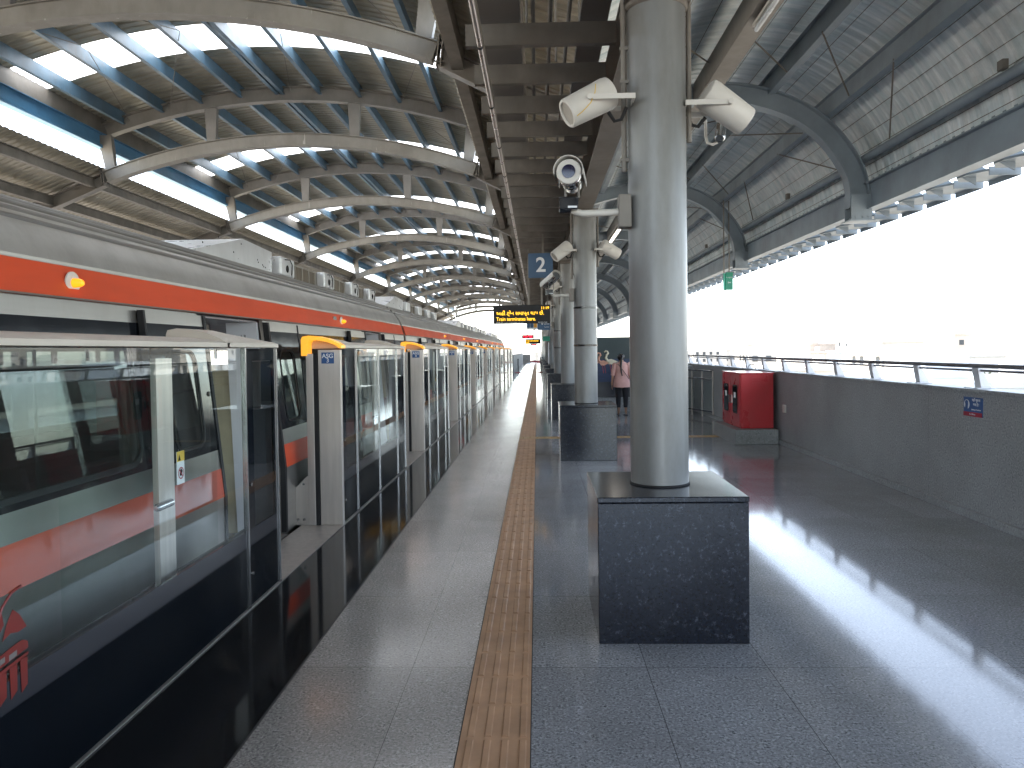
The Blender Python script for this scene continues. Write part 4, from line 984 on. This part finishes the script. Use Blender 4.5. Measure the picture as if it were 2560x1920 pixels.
for k in range(4):
    a = k/3; x, y = 3.64+.44*a, 19.0-1.4*a; MB().tube([(x, y, 0), (x, y, 1.10)], .016, 8).build('post', 'stainless', sr, smooth=True)
MB().beam((3.66, 18.95, .52), (4.06, 17.65, .52), .01, .7).build('glass_panel', 'glass', sr)

def skin_obj(name, pts, edges, rad, mat, parent, sub=2, root=0):
    off = OFF.get(parent, Vector())
    me = bpy.data.meshes.new(name); me.from_pydata([tuple(Vector(p)-off) for p in pts], edges, []); o = bpy.data.objects.new(name, me); COL.objects.link(o)
    sk = o.modifiers.new('s', 'SKIN'); sk.use_smooth_shade = True; ss = o.modifiers.new('u', 'SUBSURF'); ss.levels = sub; ss.render_levels = sub
    for i, r in enumerate(rad):
        v = me.skin_vertices[0].data[i]; v.radius = r if isinstance(r, tuple) else (r, r); v.use_root = (i == root)
    bpy.context.view_layer.update(); dg = bpy.context.evaluated_depsgraph_get(); m2 = bpy.data.meshes.new_from_object(o.evaluated_get(dg)); m2.name = name
    bpy.data.objects.remove(o); m2.materials.clear(); m2.materials.append(mt[mat])
    for p in m2.polygons: p.use_smooth = True
    o = bpy.data.objects.new(name, m2); COL.objects.link(o); o.parent = parent; OFF[o] = off; return o
px, py = 2.07, 18.5
pr = thing('person', 'woman seen from behind in a long pink top and black leggings with a long ponytail', 'person', (px, py, 0))
B = lambda x, y, z: (px+x, py+y, z)
pts = [B(0,0,.80), B(0,.01,.98), B(0,.0,1.14), B(.0,0,1.26), B(.0,.01,1.33), B(-.01,.03,1.40), B(-.015,.035,1.47),
       B(-.085,0,.74), B(-.09,.01,.44), B(-.08,-.01,.10), B(-.085,.09,.03), B(.085,0,.74), B(.09,.02,.44), B(.095,0,.10), B(.11,.10,.03),
       B(-.16,0,1.24), B(-.215,-.01,1.0), B(-.235,.05,.79), B(-.235,.06,.73), B(.16,0,1.24), B(.215,.02,1.0), B(.17,.16,.86), B(.15,.2,.84)]
ed = [(0,1),(1,2),(2,3),(3,4),(4,5),(5,6),(0,7),(7,8),(8,9),(9,10),(0,11),(11,12),(12,13),(13,14),(3,15),(15,16),(16,17),(17,18),(3,19),(19,20),(20,21),(21,22)]
rad = [(.13,.10),(.105,.08),(.13,.09),(.10,.07),.04,(.07,.08),(.065,.075),(.085,.085),.055,.032,(.035,.02),(.085,.085),.055,.032,(.035,.02),.048,.037,.026,(.022,.014),.048,.037,.026,(.022,.014)]
bo = skin_obj('body', pts, ed, rad, 'skin', pr)
for s, hx, hy, hz in ((-1, -.235, .06, .72), (1, .15, .2, .83)):
    f = MB()
    for k in range(4):
        f.tube([B(hx+(k-1.5)*.0*s, hy-.022+.016*k, hz), B(hx, hy-.024+.017*k, hz-.045-(.008 if k in (1,2) else 0)), B(hx+.012, hy-.022+.016*k, hz-.075-(.008 if k in (1,2) else 0))], .0085, 6, r2=.006)
    f.tube([B(hx, hy+.03, hz+.01), B(hx+.01, hy+.05, hz-.02), B(hx+.015, hy+.05, hz-.045)], .009, 6, r2=.007)
    f.build('fingers', 'skin', bo, smooth=True)
fc = MB().lathe(B(-.012,.118,1.432), (0,1,-.2), [(0,.012),(.018,.006)], 8); fc.lathe(B(-.085,.03,1.435), (-1,0,0), [(0,.018),(.01,.014)], 10).lathe(B(.06,.03,1.435), (1,0,0), [(0,.018),(.01,.014)], 10); fc.build('nose_and_ears', 'skin', bo, smooth=True)
e = MB().lathe(B(-.04,.112,1.455), (0,1,0), [(0,.009),(.004,.006)], 8).lathe(B(.018,.112,1.455), (0,1,0), [(0,.009),(.004,.006)], 8).box(px-.035, px+.01, py+.108, py+.113, 1.392, 1.40); e.build('eyes_and_mouth', 'hair', bo)
# clothes: lathed elliptical shells
def shell(name, rings, mat, parent, n=28):
    vs = []
    for cx, cy, z, rx, ry in rings: vs += [B(cx+rx*math.cos(2*math.pi*k/n)*(1+.02*math.sin(5*k)), cy+ry*math.sin(2*math.pi*k/n), z) for k in range(n)]
    N = len(rings); fs = [(i*n+k, i*n+(k+1) % n, (i+1)*n+(k+1) % n, (i+1)*n+k) for i in range(N-1) for k in range(n)]
    return MB().add(vs, fs).build(name, mat, parent, smooth=True)
shell('pink_top', [(0,0,.70,.205,.15),(0,0,.80,.20,.148),(0,.0,.90,.185,.135),(0,.01,1.0,.155,.115),(0,0,1.12,.158,.115),(0,0,1.22,.168,.11),(0,0,1.29,.13,.085),(0,.01,1.325,.07,.06)], 'pink', pr)
for s, q in ((-1, ((-.135,0,1.27),(-.165,0,1.24),(-.20,-.005,1.10),(-.215,.0,.99))), (1, ((.135,0,1.27),(.165,0,1.24),(.20,.005,1.10),(.217,.02,.99)))):
    MB().tube([B(*p) for p in q], .068, 14, r2=.052).build('sleeve', 'pink', pr, smooth=True)
for s in (-1, 1):
    MB().tube([B(s*.075,0,.82), B(s*.088,.005,.62), B(s*.09,.012,.44), B(s*.086,.0,.20)], .095, 16, r2=.048).build('legging', 'blackcloth', pr, smooth=True)
    MB().box(px+s*.092-.045, px+s*.092+.045, py-.06, py+.17, .001, .018).build('sandal', 'rubber', pr, bev=.006)
hs = MB().lathe(B(-.012,.025,1.36), (0,-.05,1), [(0,.055),(.03,.078),(.08,.090),(.12,.082),(.15,.055),(.162,.01)], 20); hs.tube([B(-.01,-.06,1.47), B(.0,-.10,1.44), B(-.015,-.115,1.36), B(-.03,-.13,1.2), B(-.02,-.135,1.06), B(.0,-.13,.98)], .034, 10, r2=.012); hs.build('hair', 'hair', pr, smooth=True)
MB().lathe(B(-.005,-.075,1.465), (0,-1,.3), [(0,.022),(.018,.022)], 10).build('hair_band', 'pillar', pr)
MB().tube([B(-.10,-.09,1.27), B(0,-.125,1.14), B(.10,-.12,1.0), B(.17,-.09,.90)], .007, 6).build('bag_strap', 'dark', pr)

# ================================================================== CITY
def building(x, y, w, d, h, wm, label):
    z0 = -12; m = MB().box(x, x+w, y, y+d, z0, z0+h, wm)
    m.box(x-.2, x+w+.2, y-.2, y+d+.2, z0+h+.01, z0+h+.5, wm); m.box(x+w*.3, x+w*.55, y+d*.3, y+d*.55, z0+h+.51, z0+h+3, wm)
    m.lathe((x+w*.75, y+d*.25, z0+h+.51), (0,0,1), [(0,.9),(1.6,.9),(1.8,.4)], 10, 'cityB')
    nf = int(h/3.1); nw = max(2, int(d/2.8)); bal = random.random() < .5
    for f in range(nf):
        zz = z0+1+3.1*f
        for k in range(nw):
            yy = y+.9+k*(d-1.2)/nw
            if random.random() < .12: continue
            m.box(x-.06, x+.0-.005, yy, yy+1.3, zz, zz+1.4, 'citywin'); m.box(x-.5, x-.07, yy-.1, yy+1.4, zz+1.5, zz+1.62, wm)
            if bal and k % 2 == 0: m.box(x-1.2, x-.07, yy-.5, yy+1.9, zz-.5, zz-.35, wm).box(x-1.2, x-1.1, yy-.5, yy+1.9, zz-.35, zz+.5, 'cityB')
        for k in range(max(1, int(w/3))):
            xx = x+.8+k*3
            if xx+1.2 < x+w: m.box(xx, xx+1.2, y-.06, y-.005, zz, zz+1.3, 'citywin')
    o = m.build('city_building', wm); tag(o, label, 'building', 'pale city buildings beyond the parapet')
    return o
cm = ['cityA', 'cityB', 'cityC', 'cityD', 'cityA', 'cityB']
spots = []
for k in range(95):
    for _ in range(60):
        r = 45+random.random()**1.3*330; a = R(-38+random.random()*118)
        x, y = r*math.cos(a)+15, r*math.sin(a)
        w, d = 9+random.random()*9, 9+random.random()*12
        if x > 28 and all(abs(x-X)+0 > (w+W_)/2+3 or abs(y-Y) > (d+D_)/2+3 for X, Y, W_, D_ in spots): break
    else: continue
    spots.append((x, y, w, d)); h = random.choice((7,9,10,11,12,13,13,14,15.5)) if r < 180 else random.choice((11,12,13,14,15,16))
    building(x-w/2, y-d/2, w, d, h, random.choice(cm), 'pale sunlit city building beyond the right parapet, washed out by glare')
# end-of-line city, both sides of the viaduct
for k in range(14):
    x = -95+k*15+random.random()*5; y = 260+random.random()*120
    building(x, y, 11, 12, random.choice((9,11,12,14)), random.choice(cm), 'far washed-out city building past the end of the platform')
def tree(x, y, s):
    t = thing('city_tree', 'green street tree among the washed-out city buildings', 'tree', (x, y, -12), 'street trees below the viaduct')
    m = MB().tube([(x,y,-12),(x+.2,y,-9),(x+.1,y+.2,-6.5*1)], .3, 8, r2=.12)
    for k in range(5): a = k*1.3; m.tube([(x+.1,y,-8),(x+1.6*math.cos(a),y+1.6*math.sin(a),-5.5)], .1, 6, r2=.04)
    m.build('trunk', 'bark', t)
    c = MB()
    for k in range(420):
        a, b = random.random()*6.283, math.acos(2*random.random()-1); rr2 = (.5+.5*random.random()**.5)*s*(1+.3*math.sin(3*a))
        p = Vector((x+rr2*math.sin(b)*math.cos(a), y+rr2*math.sin(b)*math.sin(a), -5+rr2*.75*math.cos(b)))
        u = Vector((random.gauss(0,1), random.gauss(0,1), random.gauss(0,1))).normalized(); v = u.cross(Vector((.3,.5,.8))).normalized()
        c.add([p-u*.22-v*.12, p+u*.22-v*.12, p+u*.22+v*.12, p-u*.22+v*.12], [(0,1,2,3)])
    c.build('crown', 'leaf', t)
for k in range(12):
    tree(26+random.random()*50, -10+random.random()*110, 2.4+random.random()*1.3)
